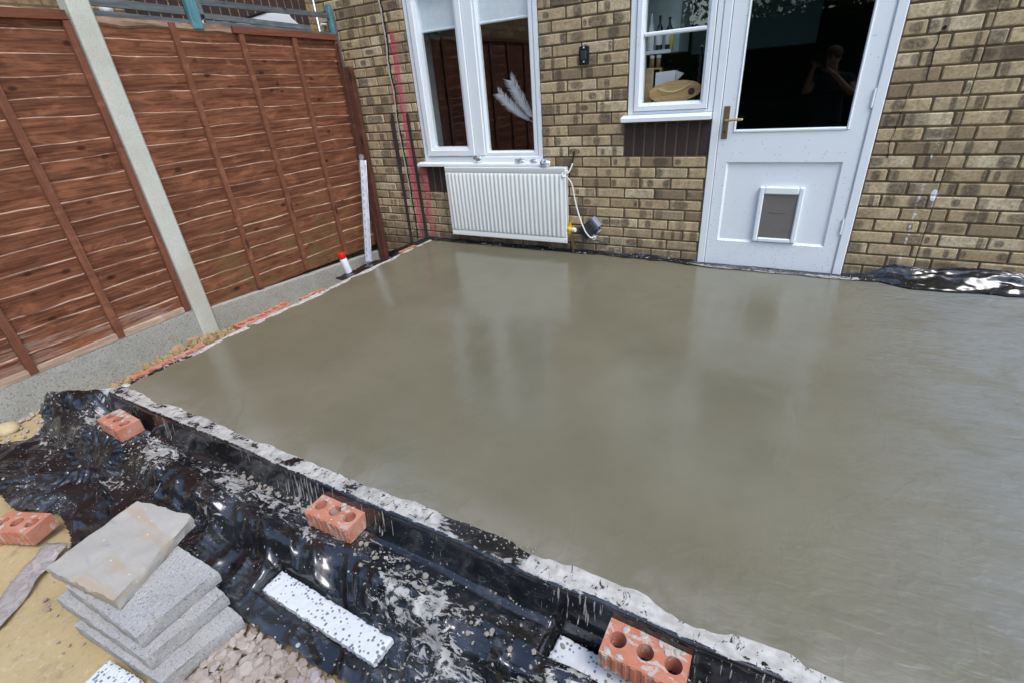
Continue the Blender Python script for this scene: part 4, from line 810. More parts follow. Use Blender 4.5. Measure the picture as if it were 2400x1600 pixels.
# ------------------------------------------------------------------ neighbour's extension behind the fence
nb = thing('neighbour_extension', 'neighbouring brick extension with a dark soldier course behind the trellis', 'building', (-3.4, -2, -.3)); mb = MB().box(-3.45, -3.156, -4.6, -.002, -.3, 2.75); nw = obj('wall', mb, M['brickfar'], nb)
obj('flat_roof', MB().box(-3.5, -3.10, -4.7, -.002, 2.752, 2.82), M['black'], nb)
me = None
for i in range(20):
    y = -1.55 + i * .075
    if me is None:
        mb = MB().cbox(-.006, .02, -.033, .033, -.10, .10, .003); me = bpy.data.meshes.new('soldier_brick'); me.from_pydata(mb.v, [], mb.f); me.materials.append(M['soldier'])
    o = bpy.data.objects.new('soldier_brick', me); COL.objects.link(o); o.parent = nw; o.location = Vector((-3.158, y, 1.952)) - WO[nw]
    o.scale.x = -1
nwin = part_empty('window', nb, (-3.15, -.65, 1.0)); mb = MB(); 
mb.box(-3.155, -3.135, -1.16, -.18, 1.786, 1.848); mb.box(-3.155, -3.135, -1.16, -1.10, .9, 1.785); mb.box(-3.155, -3.135, -.24, -.18, .9, 1.785); mb.box(-3.155, -3.135, -.70, -.64, .9, 1.785); obj('frame', mb, M['upvc'], nwin)
mesh_obj('pane', [(-3.146, -1.1, .9), (-3.146, -.24, .9), (-3.146, -.24, 1.786), (-3.146, -1.1, 1.786)], [(0, 1, 2, 3)], M['counter'], nwin)
obj('canopy', MB().prism([(-1.06, 1.785), (-.56, 1.918), (-.345, 1.936), (-.325, 1.90), (-.235, 1.838), (-.30, 1.765), (-.75, 1.745)], -3.13, -3.10, 'x'), M['upvc'], nb)
obj('canopy_bar', MB().prism([(-1.12, 1.785), (-.58, 1.930), (-.56, 1.921), (-1.06, 1.788)], -3.135, -3.095, 'x'), M['black'], nb); obj('canopy_bar', MB().prism([(-.78, 1.826), (-.60, 1.868), (-.59, 1.864), (-.77, 1.822)], -3.099, -3.09, 'x'), M['dkgrey'], nb)
obj('wall_lamp', MB().lathe([(.03, 0), (.035, .01), (.028, .04), (.01, .05)], (-3.155, -1.70, 1.875), (1, 0, 0), 14), M['whiteplastic'], nb, auto=40)
obj('overflow_pipe', MB().cyl((-3.06, -.06, 1.86), (-3.06, .02, 1.86), .012, n=12), M['whiteplastic'], house)

# ================================================================== BLACK POLYTHENE
sheet = thing('polythene_sheet', 'black polythene damp proof sheet splashed with white cement around the slab', 'plastic sheet', (-.3, -2.95, -.19))
BRICKS = [  # x, y, z_top, rot, label
    (-.497, -2.935, -.040, .015, 'red three-hole brick with mortar crumbs on the sheet, lying alone between two other bricks', 0),
    (.638, -2.941, -.032, -.012, 'red three-hole brick touching the end of a polystyrene strip', 0),
    (-1.960, -2.975, -.030, -.05, 'red three-hole brick smeared with white cement at the folded corner of the black sheet', 0)]
OUT = [(1.98, -2.70), (1.98, -3.31), (.6, -3.305), (.1, -3.305), (-.14, -3.312), (-.38, -3.318), (-.56, -3.325), (-1.0, -3.37), (-1.25, -3.42), (-1.47, -3.442), (-1.60, -3.40), (-1.75, -3.37), (-1.97, -3.455), (-2.18, -3.44), (-2.40, -3.55), (-2.80, -3.50), (-2.90, -3.36), (-2.60, -3.265), (-2.565, -3.10), (-2.69, -3.085), (-2.74, -2.95), (-2.60, -2.80), (-2.40, -2.70), (-2.24, -2.70)]
def inpoly(x, y, P):
    r = np.zeros(x.shape, bool)
    for (x0, y0), (x1, y1) in zip(P, P[1:] + P[:1]):
        c = ((y0 > y) != (y1 > y)); t = np.where(c, (x1 - x0) * (y - y0) / ((y1 - y0) if y1 != y0 else 1e-9) + x0, -1e9); r ^= c & (x < t)
    return r
def front_sheet():
    xs = np.arange(-2.92, 1.99, .006); ds = np.concatenate([np.arange(-.19, -.012, .006), np.arange(-.012, .034, .0025), np.arange(.034, .70, .006)])
    X, D = np.meshgrid(xs, ds, indexing='ij'); edge = .010 * fbm(X * 2.1, X * 0 + 4, 3); Y = -2.885 + edge * 0 - D; dd = D - edge
    PD = [-.19, -.125, -.09, -.066, -.02, -.004, .004, .010, .018, .03, .052, .078, .12, .155, .185, .21, .235, .258, .285, .32, .40, .7]; PZ = [-.016, -.008, -.003, .0030, .006, .0065, 0., -.045, -.095, -.118, -.128, -.106, -.097, -.097, -.108, -.134, -.170, -.190, -.182, -.190, -.188, -.192]
    wv = .030 * perlin(X * 1.3, X * 0 + 3) + .012 * perlin(X * 4.1, X * 0 + 8); Z = np.interp(dd + wv * sstep(.09, .16, dd), PD, PZ)
    left = sstep(-1.25, -1.65, X); lip = sstep(.0, -.03, dd)
    z_lip = (.0008 * fbm(X * 16, Y * 16, 3) + .0050 * fbm(X * 3.1, Y * 5, 4)) * sstep(-.02, -.07, dd) - .0015
    Z = Z + lip * z_lip
    out = sstep(.02, .06, dd)
    fold = .034 * (ridged(X * 1.3 + .4 * perlin(X * 2, Y * 3), Y * 5.5, 1) - .45) + .003 * fbm(X * 4, Y * 6, 2)
    a = math.radians(25); xr = X * math.cos(a) + Y * math.sin(a); yr = -X * math.sin(a) + Y * math.cos(a)
    sharp = .026 * (ridged(xr * 1.6, yr * 3.6, 1) - .4) + .0025 * np.abs(perlin(X * 6 + Y * 5, Y * 7 - X * 3))
    amp = np.interp(dd, [.02, .06, .15, .22, .3, .42, .6], [.15, .25, .45, 1.25, 1.0, .6, .5])
    Z = Z + out * amp * (fold + sharp)
    # longer ridges of slack running along the slab
    Z = Z + out * (1 - left) * .022 * np.exp(-((dd - .215 - .03 * perlin(X * 1.6, X * 0 + 2)) / .026) ** 2) * (.6 + .5 * perlin(X * 2.2, X * 0 + 7)) 
    Z = Z + out * (1 - left) * .016 * np.exp(-((dd - .055 - .012 * perlin(X * 2.6, X * 0 + 5)) / .016) ** 2) * np.clip(.3 + 1.4 * perlin(X * 1.7, X * 0 + 1), 0, 1.3)
    # crumpled corner on the left: radiating creases and a raised fold
    cx, cy = -1.93, -3.13; ang = np.arctan2(Y - cy, X - cx); rr = np.hypot(X - cx, Y - cy)
    Z = Z + left * out * (.020 * perlin(ang * 5.5, rr * 1.5) + .012 * ridged(ang * 8, rr * 2.2, 2) - .006) * sstep(.0, .12, rr)
    def seg(ax, ay, bx, by, w):
        t = np.clip(((X - ax) * (bx - ax) + (Y - ay) * (by - ay)) / ((bx - ax) ** 2 + (by - ay) ** 2), 0, 1); d = np.hypot(X - ax - t * (bx - ax), Y - ay - t * (by - ay)); return np.exp(-(d / w) ** 2), t
    g, t = seg(-2.60, -3.02, -2.22, -2.80, .085); Z = np.where(X < -1.9, np.maximum(Z, -.20 + g * (.185 + .02 * t) + .012 * fbm(X * 7, Y * 7, 3)), Z)
    g2, t2 = seg(-2.16, -3.16, -2.03, -3.02, .03); Z = Z + .035 * g2 * (X < -1.9)
    beyond = X < -2.235; Z = np.where(beyond & (dd < .02), np.minimum(Z, np.maximum(-.005 - (-2.235 - X) * .9, -.2 + g * .19)), Z)
    wx = X + .05 * perlin(X * 4, Y * 4); wy = Y + .05 * perlin(X * 4 + 9, Y * 4); a2 = math.radians(-20); ur = wx * math.cos(a2) - wy * math.sin(a2); vr = wx * math.sin(a2) + wy * math.cos(a2)
    Z = Z + out * sstep(.10, .2, dd + .15 * left) * ((.022 + .024 * left) * worley(ur * 5., vr * 11.) ** 1.6 + (.005 + .006 * left) * worley(ur * 13. + 7, vr * 22.) ** 1.5 - .006)
    dz_ = sstep(.13, .20, dd) * sstep(.50, .30, dd); q_ = X + .55 * (Y + 2.9) + .10 * perlin(X * 1.5, Y * 3)
    Z = Z + (1 - left) * dz_ * (.046 * np.clip(1 - 2.2 * np.abs(perlin(q_ * 2.6, Y * .6 + 4)), 0, 1) ** 1.5 + .020 * np.clip(1 - 3 * np.abs(perlin(q_ * 5.3 + 8, Y * .9 + 1)), 0, 1) ** 1.5 - .008)
    Z = Z + out * (1 - left) * .026 * np.exp(-((dd - .165) / .03) ** 2) * np.clip(perlin(X * 1.9 + 3, X * 0 + 6) * 1.6, 0, 1); Z = np.maximum(Z, -.194 + .003 * fbm(X * 12, Y * 12, 2))
    for bx, by, zt, ro, lb, k in BRICKS:
        m = sstep(.016, .0, np.maximum(np.abs(X - bx) - .108, np.abs(Y - by) - .052)) * sstep(.022, .036, dd); Z = Z * (1 - m) + (zt - .0665) * m
    for bx0, bx1, by0, by1, zz in EPSR:
        m = sstep(.012, .0, np.maximum(np.maximum(bx0 - X, X - bx1), np.maximum(by0 - Y, Y - by1))); Z = Z * (1 - m) + np.minimum(Z, zz - .002) * m
    mask = inpoly(X + .006 * fbm(X * 30, Y * 30, 2), Y + .006 * fbm(X * 25 + 50, Y * 25, 2), OUT)
    steep = sstep(-.003, .006, dd) * sstep(.034, .020, dd)
    gap = .55 * np.exp(-((X - .10) / .14) ** 2) + .38 * np.clip(perlin(X * 3.3, Y * 5 + 9), 0, 1) + .3 * np.clip(perlin(X * 9, Y * 14), 0, 1)
    den = np.interp(dd, [-.2, -.01, .002, .03, .06, .10, .16, .22, .30, .45, .6], [.84, .70, .27, .24, .44, .42, .38, .36, .30, .26, .20]) + .26 * fbm(X * 2.4, Y * 4, 2) * sstep(-.01, .03, dd)
    den = den - gap * lip + .20 * left * sstep(.02, .05, dd) * np.exp(-((X + 1.85) / .35) ** 2 - ((Y + 3.03) / .10) ** 2) + .10 * np.exp(-((X + .12) / .25) ** 2 - ((D - .10) / .06) ** 2)
    den = den + steep * .16 * np.clip(.4 + 1.3 * perlin(X * 3.7, X * 0 + 12), -.3, 1); den = np.where(X > .25, den + .22 * lip, den); den = np.clip(den, 0, 1)
    o = grid_obj('front_drape', np.stack([X, Y, Z], -1), mask, M['poly'], sheet, {'slur': den, 'steep': steep}); return o
EPSR = [(-.59, -.058, -3.238, -3.142, -.186), (.375, .70, -3.02, -2.92, -.20), (-.90, -.68, -3.70, -3.56, -.2)]
front_sheet()
def side_sheet():
    ys = np.arange(-2.86, -.03, .007); es = np.concatenate([np.arange(-.10, -.012, .006), np.arange(-.012, .04, .003), np.arange(.04, .46, .007)]); Y, E_ = np.meshgrid(ys, es, indexing='ij'); wob = .012 * fbm(Y * 2.3, Y * 0 + 2, 3); e = E_ - wob; X = -2.235 - E_
    flat = sstep(-1.02, -.93, Y) * sstep(-.33, -.42, Y)
    Z = np.interp(e, [-.1, -.06, -.03, 0, .012, .03, .07, .12, .46], [-.014, -.007, .001, .004, -.022, -.040, -.046, -.060, -.16]); Zf = np.interp(e, [-.1, -.06, -.03, 0, .015, .05, .10, .46], [-.014, -.007, .001, .004, -.03, -.075, -.100, -.118])
    Z = Z * (1 - flat) + Zf * flat; Z = Z + .0055 * fbm(X * 9, Y * 9, 4) * sstep(-.08, -.02, e) + .012 * flat * sstep(.04, .1, e) * (ridged(X * 6, Y * 5, 2) - .5) + .004 * fbm(Y * 5, X * 9, 2)
    emax = .050 + .03 * fbm(Y * 4, Y * 0 + 1, 3) + .36 * flat; mask = e < emax + .006 * fbm(X * 40, Y * 40, 2)
    den = np.interp(e, [-.1, 0, .02, .05, .12, .4], [.85, .80, .62, .45, .32, .2]) - .75 * flat * sstep(.03, .07, e) * .6 + .35 * perlin(Y * 3.1, Y * 0 + 6) * sstep(-.02, .02, e) - .35 * sstep(-2.25, -2.6, Y)
    grid_obj('side_drape', np.stack([X, Y, Z], -1), mask, M['poly'], sheet, {'slur': np.clip(den, 0, 1), 'steep': np.zeros_like(den)})
side_sheet()
def wall_sheet():
    xs = np.arange(-2.92, 2.6, .008); ss = np.linspace(0, 1, 26); X, s = np.meshgrid(xs, ss, indexing='ij')
    r = sstep(1.28, 1.42, X); lft = sstep(-2.22, -2.32, X)
    h = .022 + .012 * fbm(X * 4, X * 0, 3) + r * (.078 + .026 * perlin(X * 3, X * 0 + 3)); h = h * (1 - sstep(.2, .25, X) * sstep(1.2, 1.14, X) * .8)
    hl = .03 - (-2.25 - X) * .36; h = h * (1 - lft) + hl * lft
    wd = .050 + .02 * fbm(X * 5, X * 0 + 8, 3) + .045 * sstep(.0, .3, X) + r * (.035 + .03 * perlin(X * 4, X * 0 + 5) + .015 * np.sin(X * 9)); wd = wd * (1 - lft * .6)
    Y = -.007 - wd * np.interp(s, [0, .35, .6, .8, 1], [0, .10, .35, .75, 1.]); zb = .006 * (1 - lft) + (hl - .16) * lft
    Z = zb + (h - zb) * np.interp(s, [0, .2, .45, .7, .88, 1], [1, .96, .70, .30, .10, 0.])
    nz = fbm(X * 7, s * 3, 3); Z = Z + (.006 + .007 * r) * nz * sstep(0, .3, s) * sstep(1, .8, s) + r * .012 * (ridged(X * 3 + s * 2.5, s * 3 - X, 2) - .3) * sstep(0, .25, s); Y = Y - (.004 + .010 * r) * perlin(X * 5, s * 2)
    Z = np.where(X > -2.23, np.maximum(Z, .002 + .004 * sstep(.9, 1, s)), Z); Y = np.minimum(Y, -.005)
    den = .22 + .25 * perlin(X * 3, s * 3) + .26 * sstep(.1, .3, X) * sstep(1.3, 1.1, X) * sstep(.5, .8, s) - .38 * r + .1 * s
    grid_obj('wall_upstand', np.stack([X, Y, Z], -1), None, M['poly'], sheet, {'slur': np.clip(den, 0, 1), 'steep': np.zeros_like(den)})
wall_sheet()
# ================================================================== LOOSE BRICKS
def perforated_mesh():
    L, W, H = .215, .1025, .065; mb = MB(); r = .0225
    for k in range(3):
        cx = -L / 2 + L / 3 * (k + .5); hw, hh = L / 6, W / 2; ca = math.atan2(hh, hw); angs = sorted({round(a, 6) for a in [2 * math.pi * i / 24 for i in range(24)] + [ca, math.pi - ca, math.pi + ca, 2 * math.pi - ca]}); n = len(angs)
        def rect(a): c, s = math.cos(a), math.sin(a); t = min(hw / abs(c) if abs(c) > 1e-9 else 1e9, hh / abs(s) if abs(s) > 1e-9 else 1e9); return (cx + c * t, s * t)
        vs = []
        for z in (H, 0):
            vs += [(*rect(a), z) for a in angs]; vs += [(cx + r * math.cos(a), r * math.sin(a), z) for a in angs]
        fs = []
        for i in range(n):
            j = (i + 1) % n; fs += [(i, j, n + j, n + i), (2 * n + j, 2 * n + i, 3 * n + i, 3 * n + j), (n + i, n + j, 3 * n + j, 3 * n + i)]
        mb.add(vs, fs)
    x, y = L / 2, W / 2; mb.add([(-x, -y, 0), (x, -y, 0), (x, y, 0), (-x, y, 0), (-x, -y, H), (x, -y, H), (x, y, H), (-x, y, H)], [(0, 1, 5, 4), (1, 2, 6, 5), (2, 3, 7, 6), (3, 0, 4, 7)])
    rr = random.Random(3)
    for sg in (-1, 1):
        for i in range(8):
            cx = -x + .016 + i * .0262 + rr.uniform(-.003, .003); w = rr.uniform(.006, .010); d = .0022; yy = sg * y; mb.add([(cx - w, yy, .001), (cx - w * .6, yy + sg * d, .001), (cx + w * .6, yy + sg * d, .001), (cx + w, yy, .001), (cx - w, yy, H - .003), (cx - w * .6, yy + sg * d, H - .004), (cx + w * .6, yy + sg * d, H - .004), (cx + w, yy, H - .003)], [(0, 1, 5, 4), (1, 2, 6, 5), (2, 3, 7, 6), (4, 5, 6, 7), (0, 3, 2, 1)])
    me = bpy.data.meshes.new('perforated_brick'); me.from_pydata(mb.v, [], mb.f); me.materials.append(M['redbrick'])
    bm = bmesh.new(); bm.from_mesh(me); bmesh.ops.remove_doubles(bm, verts=bm.verts[:], dist=1e-5); bmesh.ops.recalc_face_normals(bm, faces=bm.faces[:]); bm.to_mesh(me); bm.free(); return me
PB = perforated_mesh()
def lump_mesh(seed, sx, sy, sz):
    bm = bmesh.new(); bmesh.ops.create_icosphere(bm, subdivisions=2, radius=1); rr = random.Random(seed)
    for v in bm.verts: k = rr.uniform(.72, 1.15); v.co = Vector((v.co.x * sx * k, v.co.y * sy * k, max(v.co.z, -.25) * sz * rr.uniform(.8, 1.1)))
    me = bpy.data.meshes.new('mortar_lump'); bm.to_mesh(me); bm.free(); me.materials.append(M['smear']); return me
LM = [lump_mesh(i, .014, .009, .005) for i in range(5)]
def loose_brick(x, y, ztop, rot, label, n_l, seed, grp, tilt=0, tilty=0):
    e = thing('perforated_brick', label, 'brick', (x, y, ztop - .0648), (tilt, tilty, rot), grp); o = bpy.data.objects.new('brick_body', PB); COL.objects.link(o); o.parent = e; rr = random.Random(seed)
    holes = [-.0717, 0, .0717]
    for i in range(n_l):
        while True:
            px, py = rr.uniform(-.095, .095), rr.uniform(-.044, .044)
            if all(math.hypot(px - h, py) > .030 for h in holes): break
        m = bpy.data.objects.new('mortar_lump', LM[rr.randrange(5)]); COL.objects.link(m); m.parent = e; m.location = (px, py, .0655); m.rotation_euler.z = rr.uniform(0, 6); s = rr.uniform(.35, .95); m.scale = (s, s, s * .8)
G1 = 'red perforated bricks lying about'
loose_brick(*BRICKS[0][:5], 9, 1, G1); loose_brick(*BRICKS[1][:5], 11, 2, G1); loose_brick(*BRICKS[2][:5], 8, 3, G1)
loose_brick(-1.737, -3.487, -.118, .36, 'red three-hole brick lying on sand across another brick', 5, 4, G1, 0, rad(-1.5))
loose_brick(-1.86, -3.60, -.137, 1.18, 'red brick half hidden under another brick on the sand', 1, 6, G1)
G2 = 'red footing bricks along the slab'
for x, y, zt, ro, lb in ((-2.368, -2.60, -.05, 1.585, 'red footing brick beside the slab, next to the crumpled sheet corner'), (-2.372, -2.378, -.05, 1.56, 'red footing brick beside the slab and the soil clods'), (-2.425, -1.905, -.050, 1.50, 'red footing brick just past the concrete post, its holes showing'), (-2.42, -1.70, -.047, 1.62, 'red footing brick past the concrete post, nearer the house'), (-2.362, -1.39, -.05, 1.575, 'red footing brick with small holes showing halfway along the slab edge'), (-2.318, -.26, -.03, 1.54, 'red footing brick in the corner by the house wall')):
    loose_brick(x, y, zt, ro, lb, 1, int(y * 100) % 97, G2)
# the low footing the bricks sit on
tag(obj('footing', MB().box(-2.50, -2.236, -2.74, -.03, -.30, -.116), M['smear']), 'rough concrete footing along the slab edge', kind='structure')

# ================================================================== POLYSTYRENE, PAVERS, GRAVEL
def eps(x0, x1, y0, y1, z0, th, rot, label, seed):
    cx, cy = (x0 + x1) / 2, (y0 + y1) / 2; L = x1 - x0; W = y1 - y0; nx, ny = 60, 12; rr = np.random.default_rng(seed)
    u = np.linspace(-L / 2, L / 2, nx); v = np.linspace(-W / 2, W / 2, ny); U, V = np.meshgrid(u, v, indexing='ij'); jx = rr.normal(0, .0012, U.shape); jy = rr.normal(0, .0012, U.shape)
    U = U + jx; V = V + jy; Zt = th + rr.normal(0, .0008, U.shape); bord = np.zeros(U.shape, bool); bord[0] = bord[-1] = True; bord[:, 0] = bord[:, -1] = True; Zt = np.where(bord, th - .004, Zt)
    idx = np.arange(nx * ny).reshape(nx, ny); f = np.stack([idx[:-1, :-1], idx[1:, :-1], idx[1:, 1:], idx[:-1, 1:]], -1).reshape(-1, 4).tolist(); vv = np.stack([U, V, Zt], -1).reshape(-1, 3).tolist()
    ring = list(idx[:, 0]) + list(idx[-1, 1:]) + list(idx[-2::-1, -1]) + list(idx[0, -2:0:-1]); b = len(vv); vv += [(vv[i][0], vv[i][1], 0) for i in ring]; k = len(ring); f += [(ring[i], b + i, b + (i + 1) % k, ring[(i + 1) % k]) for i in range(k)]; f.append(tuple(b + i for i in range(k)))
    c, s = math.cos(rot), math.sin(rot); vv = [(cx + p[0] * c - p[1] * s, cy + p[0] * s + p[1] * c, z0 + p[2]) for p in vv]
    tag(obj('polystyrene_strip', MB().add(vv, f), M['eps'], auto=50), label, 'polystyrene', 'speckled polystyrene strips')
eps(-.583, -.063, -3.232, -3.150, -.187, .024, -.022, 'long white speckled polystyrene strip lying on the black sheet above the gravel', 1); eps(.386, .69, -3.014, -2.932, -.199 + .016, .022, -.06, 'white speckled polystyrene strip with its end against a red brick', 2); eps(-.815, -.66, -3.70, -3.585, -.201, .03, .1, 'short white polystyrene offcut on the sand beside the stacked pavers', 3)
def slab_stone(name, label, poly, z0, z1, mat, rough, seed, cat, tilt=(0, 0), grp=None):
    # poly in XY; finely divided edge so that it can be chipped
    rr = random.Random(seed); P = []
    for (x0, y0), (x1, y1) in zip(poly, poly[1:] + poly[:1]):
        L = math.hypot(x1 - x0, y1 - y0); n = max(2, int(L / .012))
        for i in range(n): t = i / n; P.append((x0 + (x1 - x0) * t, y0 + (y1 - y0) * t))
    n = len(P); cx = sum(p[0] for p in P) / n; cy = sum(p[1] for p in P) / n; layers = 5 if rough > .003 else 4; vs = []; fs = []
    zl = [z0, z0 + (z1 - z0) * .12, z0 + (z1 - z0) * .5, z1 - (z1 - z0) * .12, z1][:]; ins = [.002, .0, -.001, .0, .0012]
    for li, (z, q) in enumerate(zip(zl, ins)):
        for i, (x, y) in enumerate(P):
            d = math.hypot(x - cx, y - cy); k = q + rough * (.8 * float(perlin(i * .19 + seed, li * .9)) + rr.uniform(-.3, .3)); zz = z + (rough * .35 * float(perlin(i * .25, seed + 5)) if li in (0, 4) else 0); vs.append((x - (x - cx) / d * k, y - (y - cy) / d * k, zz))
    for li in range(4):
        for i in range(n): j = (i + 1) % n; fs.append((li * n + i, li * n + j, (li + 1) * n + j, (li + 1) * n + i))
    # top as rings towards the centre
    last = 4 * n; rings = 7
    for r in range(1, rings):
        t = r / rings; b = len(vs)
        for i in range(n): x, y, z = vs[4 * n + i]; xx = x + (cx - x) * t; yy = y + (cy - y) * t; vs.append((xx, yy, z1 + rough * .5 * float(fbm(xx * 9 + seed, yy * 14, 3))))
        for i in range(n): j = (i + 1) % n; fs.append((last + i, last + j, b + j, b + i))
        last = b
    c = len(vs); vs.append((cx, cy, z1)); fs += [(last + i, last + (i + 1) % n, c) for i in range(n)]; fs.append(tuple(range(n - 1, -1, -1)))
    vs = [(x, y, z + (x - cx) * tilt[0] + (y - cy) * tilt[1]) for x, y, z in vs]
    o = obj(name, MB().add(vs, fs), M[mat], auto=42); tag(o, label, cat, grp); return o
slab_stone('sandstone_paver', 'beige riven sandstone paver on top of the stack', [(-1.150, -3.552), (-.800, -3.510), (-.915, -3.205), (-1.190, -3.250)], -.0305, .014, 'sandstone', .007, 3, 'paver')
GG = 'grey speckled slabs in the stack'
slab_stone('concrete_paver', 'grey speckled slab directly under the sandstone paver', [(-1.07, -3.548), (-.664, -3.535), (-.658, -3.290), (-1.06, -3.292)], -.083, -.031, 'granite', .0055, 8, 'paver', grp=GG)
slab_stone('concrete_paver', 'grey speckled slab in the middle of the paver stack', [(-1.120, -3.578), (-.625, -3.552), (-.610, -3.315), (-1.10, -3.30)], -.138, -.0845, 'granite', .0055, 12, 'paver', grp=GG)
slab_stone('concrete_paver', 'grey speckled slab at the bottom of the paver stack, on the gravel', [(-1.02, -3.592), (-.570, -3.560), (-.540, -3.325), (-.99, -3.31)], -.196, -.1395, 'granite', .0055, 17, 'paver', grp=GG)
def stones(name, pts, sizes, mat, label, kind='stuff', flat=.4, cat=None, zf=None, tall=None):
    vs = []; fs = []; rn = []; rr = random.Random(len(pts))
    for (x, y, z), s in zip(pts, sizes):
        n = rr.randrange(5, 8); b = len(vs); a0 = rr.uniform(0, 6.3); el = rr.uniform(.6, 1.); th = s * flat * rr.uniform(.6, 1.2); tx, ty = rr.uniform(-.22, .22), rr.uniform(-.22, .22); r = rr.random(); az = rr.uniform(0, 3.1)
        for lay, (k, h) in enumerate(((.85, 0), (1., .45), (.72, 1.))):
            for i in range(n):
                a = a0 + 2 * math.pi * (i + rr.uniform(-.3, .3)) / n; q = s * .5 * k * rr.uniform(.82, 1.12); lx, ly = q * math.cos(a), q * el * math.sin(a); px = lx * math.cos(az) - ly * math.sin(az); py = lx * math.sin(az) + ly * math.cos(az); vs.append((x + px, y + py, z + th * h + px * tx + py * ty)); rn.append(r)
        for lay in range(2):
            for i in range(n): j = (i + 1) % n; fs.append((b + lay * n + i, b + lay * n + j, b + (lay + 1) * n + j, b + (lay + 1) * n + i))
        fs.append(tuple(b + 2 * n + i for i in range(n))); fs.append(tuple(b + n - 1 - i for i in range(n)))
    o = mesh_obj(name, vs, fs, M[mat], recalc=False); at = o.data.attributes.new('rnd', 'FLOAT', 'POINT'); at.data.foreach_set('value', np.array(rn, np.float32)); tag(o, label, cat, kind=kind); return o
def sheet_edge(x): return float(np.interp(x, [-1., -.56, -.38, -.14, .1, .6, 2], [-3.37, -3.325, -3.318, -3.312, -3.305, -3.305, -3.31]))
pts = []; sz = []; rr = random.Random(21)
for layer, (zz, cnt) in enumerate(((-.209, 1200), (-.199, 1100))):
    for i in range(cnt):
        x = rr.uniform(-.78, .30); lim = sheet_edge(x) - .004; y = rr.uniform(-3.70, lim)
        if x < -.56 and y > -3.50: continue
        if x < -.62 and y > -3.60: continue
        if x < -.66 and rr.random() < .7: continue
        pts.append((x, y, zz + rr.uniform(-.003, .004))); sz.append(rr.choice((.018, .026, .033, .040, .050)) * rr.uniform(.8, 1.1))
stones('gravel', pts, sz, 'gravel', 'pinkish beige flat gravel beside the black sheet', flat=.28)
pts = [(rr.uniform(-2.0, -.75), rr.uniform(-3.95, -3.42), -.202) for _ in range(70)]; stones('pebbles', pts, [rr.choice((.005, .008, .012, .018)) for _ in pts], 'gravel', 'small loose stones scattered over the sand', flat=.5)
pts = []; sz = []
for i in range(260):
    y = rr.uniform(-2.78, -1.95); x = -2.50 + rr.uniform(-.07, .06) - .04 * (y < -2.5); z = -.135 + .05 * math.exp(-((y + 2.3) / .3) ** 2) + rr.uniform(-.03, .01) - .5 * max(0, -2.53 - x); pts.append((x, y, z)); sz.append(rr.choice((.02, .03, .045, .06)))
for i in range(160): pts.append((rr.uniform(-2.88, -2.45), rr.uniform(-2.75, -.2), -.325)); sz.append(rr.choice((.02, .03, .045)))
for i in range(60): pts.append((-2.52 + rr.uniform(-.03, .03), rr.uniform(-2.2, -1.95), -.085 + rr.uniform(-.02, .008))); sz.append(rr.choice((.012, .018, .025)))
stones('soil_clods', pts, sz, 'clod', 'yellow soil clods and mortar crumbs between slab and fence', flat=.7)
obj_s = MB().box(-2.585, -2.42, -2.80, -1.95, -.34, -.13); tag(obj('soil_bank', obj_s, M['clod']), 'bank of yellow soil against the footing', kind='structure')
def rock(x, y, z, r, label, seed):
    bm = bmesh.new(); bmesh.ops.create_icosphere(bm, subdivisions=3, radius=1); rr = random.Random(seed); offs = [Vector([rr.gauss(0, 1) for _ in range(3)]).normalized() for _ in range(8)]
    for v in bm.verts:
        d = v.co.normalized(); k = 1 - .12 * sum(max(0, d.dot(o) - .55) * 2 for o in offs) + rr.uniform(-.015, .015); v.co = Vector((d.x * r * 1.2, d.y * r * .9, d.z * r * .55)) * k
    bm.verts.index_update(); mb = MB().add([v.co + Vector((x, y, z)) for v in bm.verts], [[v.index for v in f.verts] for f in bm.faces]); bm.free(); tag(obj('rock', mb, M['stone'], auto=30), label, 'rock', 'yellow rocks by the fence')
rock(-2.82, -3.205, -.19, .062, 'rounded yellow rock between the gravel board and the black sheet', 2); rock(-3.0 + .06, -3.36, -.19, .06, 'yellow rock on the soil under the worn fence panel', 3); rock(-2.80, -3.32, -.195, .05, 'flat yellow rock half under the edge of the black sheet', 5)
pts = [(rr.uniform(-2.9, -2.6), rr.uniform(-3.35, -2.95), -.203) for _ in range(120)]; stones('rubble', pts, [rr.choice((.01, .016, .025)) for _ in pts], 'smear', 'pale rubble crumbs at the foot of the gravel board', flat=.6)
# plastic strip on the sand
mb = MB(); vs = []; N = 26; cl = [(-1.563, -3.45), (-1.50, -3.54), (-1.40, -3.665), (-1.33, -3.78), (-1.22, -3.95)]
for i in range(N + 1):
    t = i / N * (len(cl) - 1); k = min(int(t), len(cl) - 2); u = t - k; x = cl[k][0] + (cl[k + 1][0] - cl[k][0]) * u; y = cl[k][1] + (cl[k + 1][1] - cl[k][1]) * u; w2 = .05 + .004 * math.sin(i * 1.3); z = -.192 + .004 * math.sin(i * .9) + .003 * random.random()
    for s in range(6): q = (s / 5 - .5) * 2; vs.append((x + q * w2 * .93, y + q * w2 * .38, z + .003 * math.sin(q * 2.5 + i * .6)))
fs = [(6 * i + k, 6 * i + k + 1, 6 * i + 7 + k, 6 * i + 6 + k) for i in range(N) for k in range(5)]; o = obj('plastic_strip', mb.add(vs, fs), M['tape'], None, True); tag(o, 'dusty translucent plastic strip lying on the sand beside the pavers', 'plastic strip'); sm_ = o.modifiers.new('thick', 'SOLIDIFY'); sm_.thickness = .001
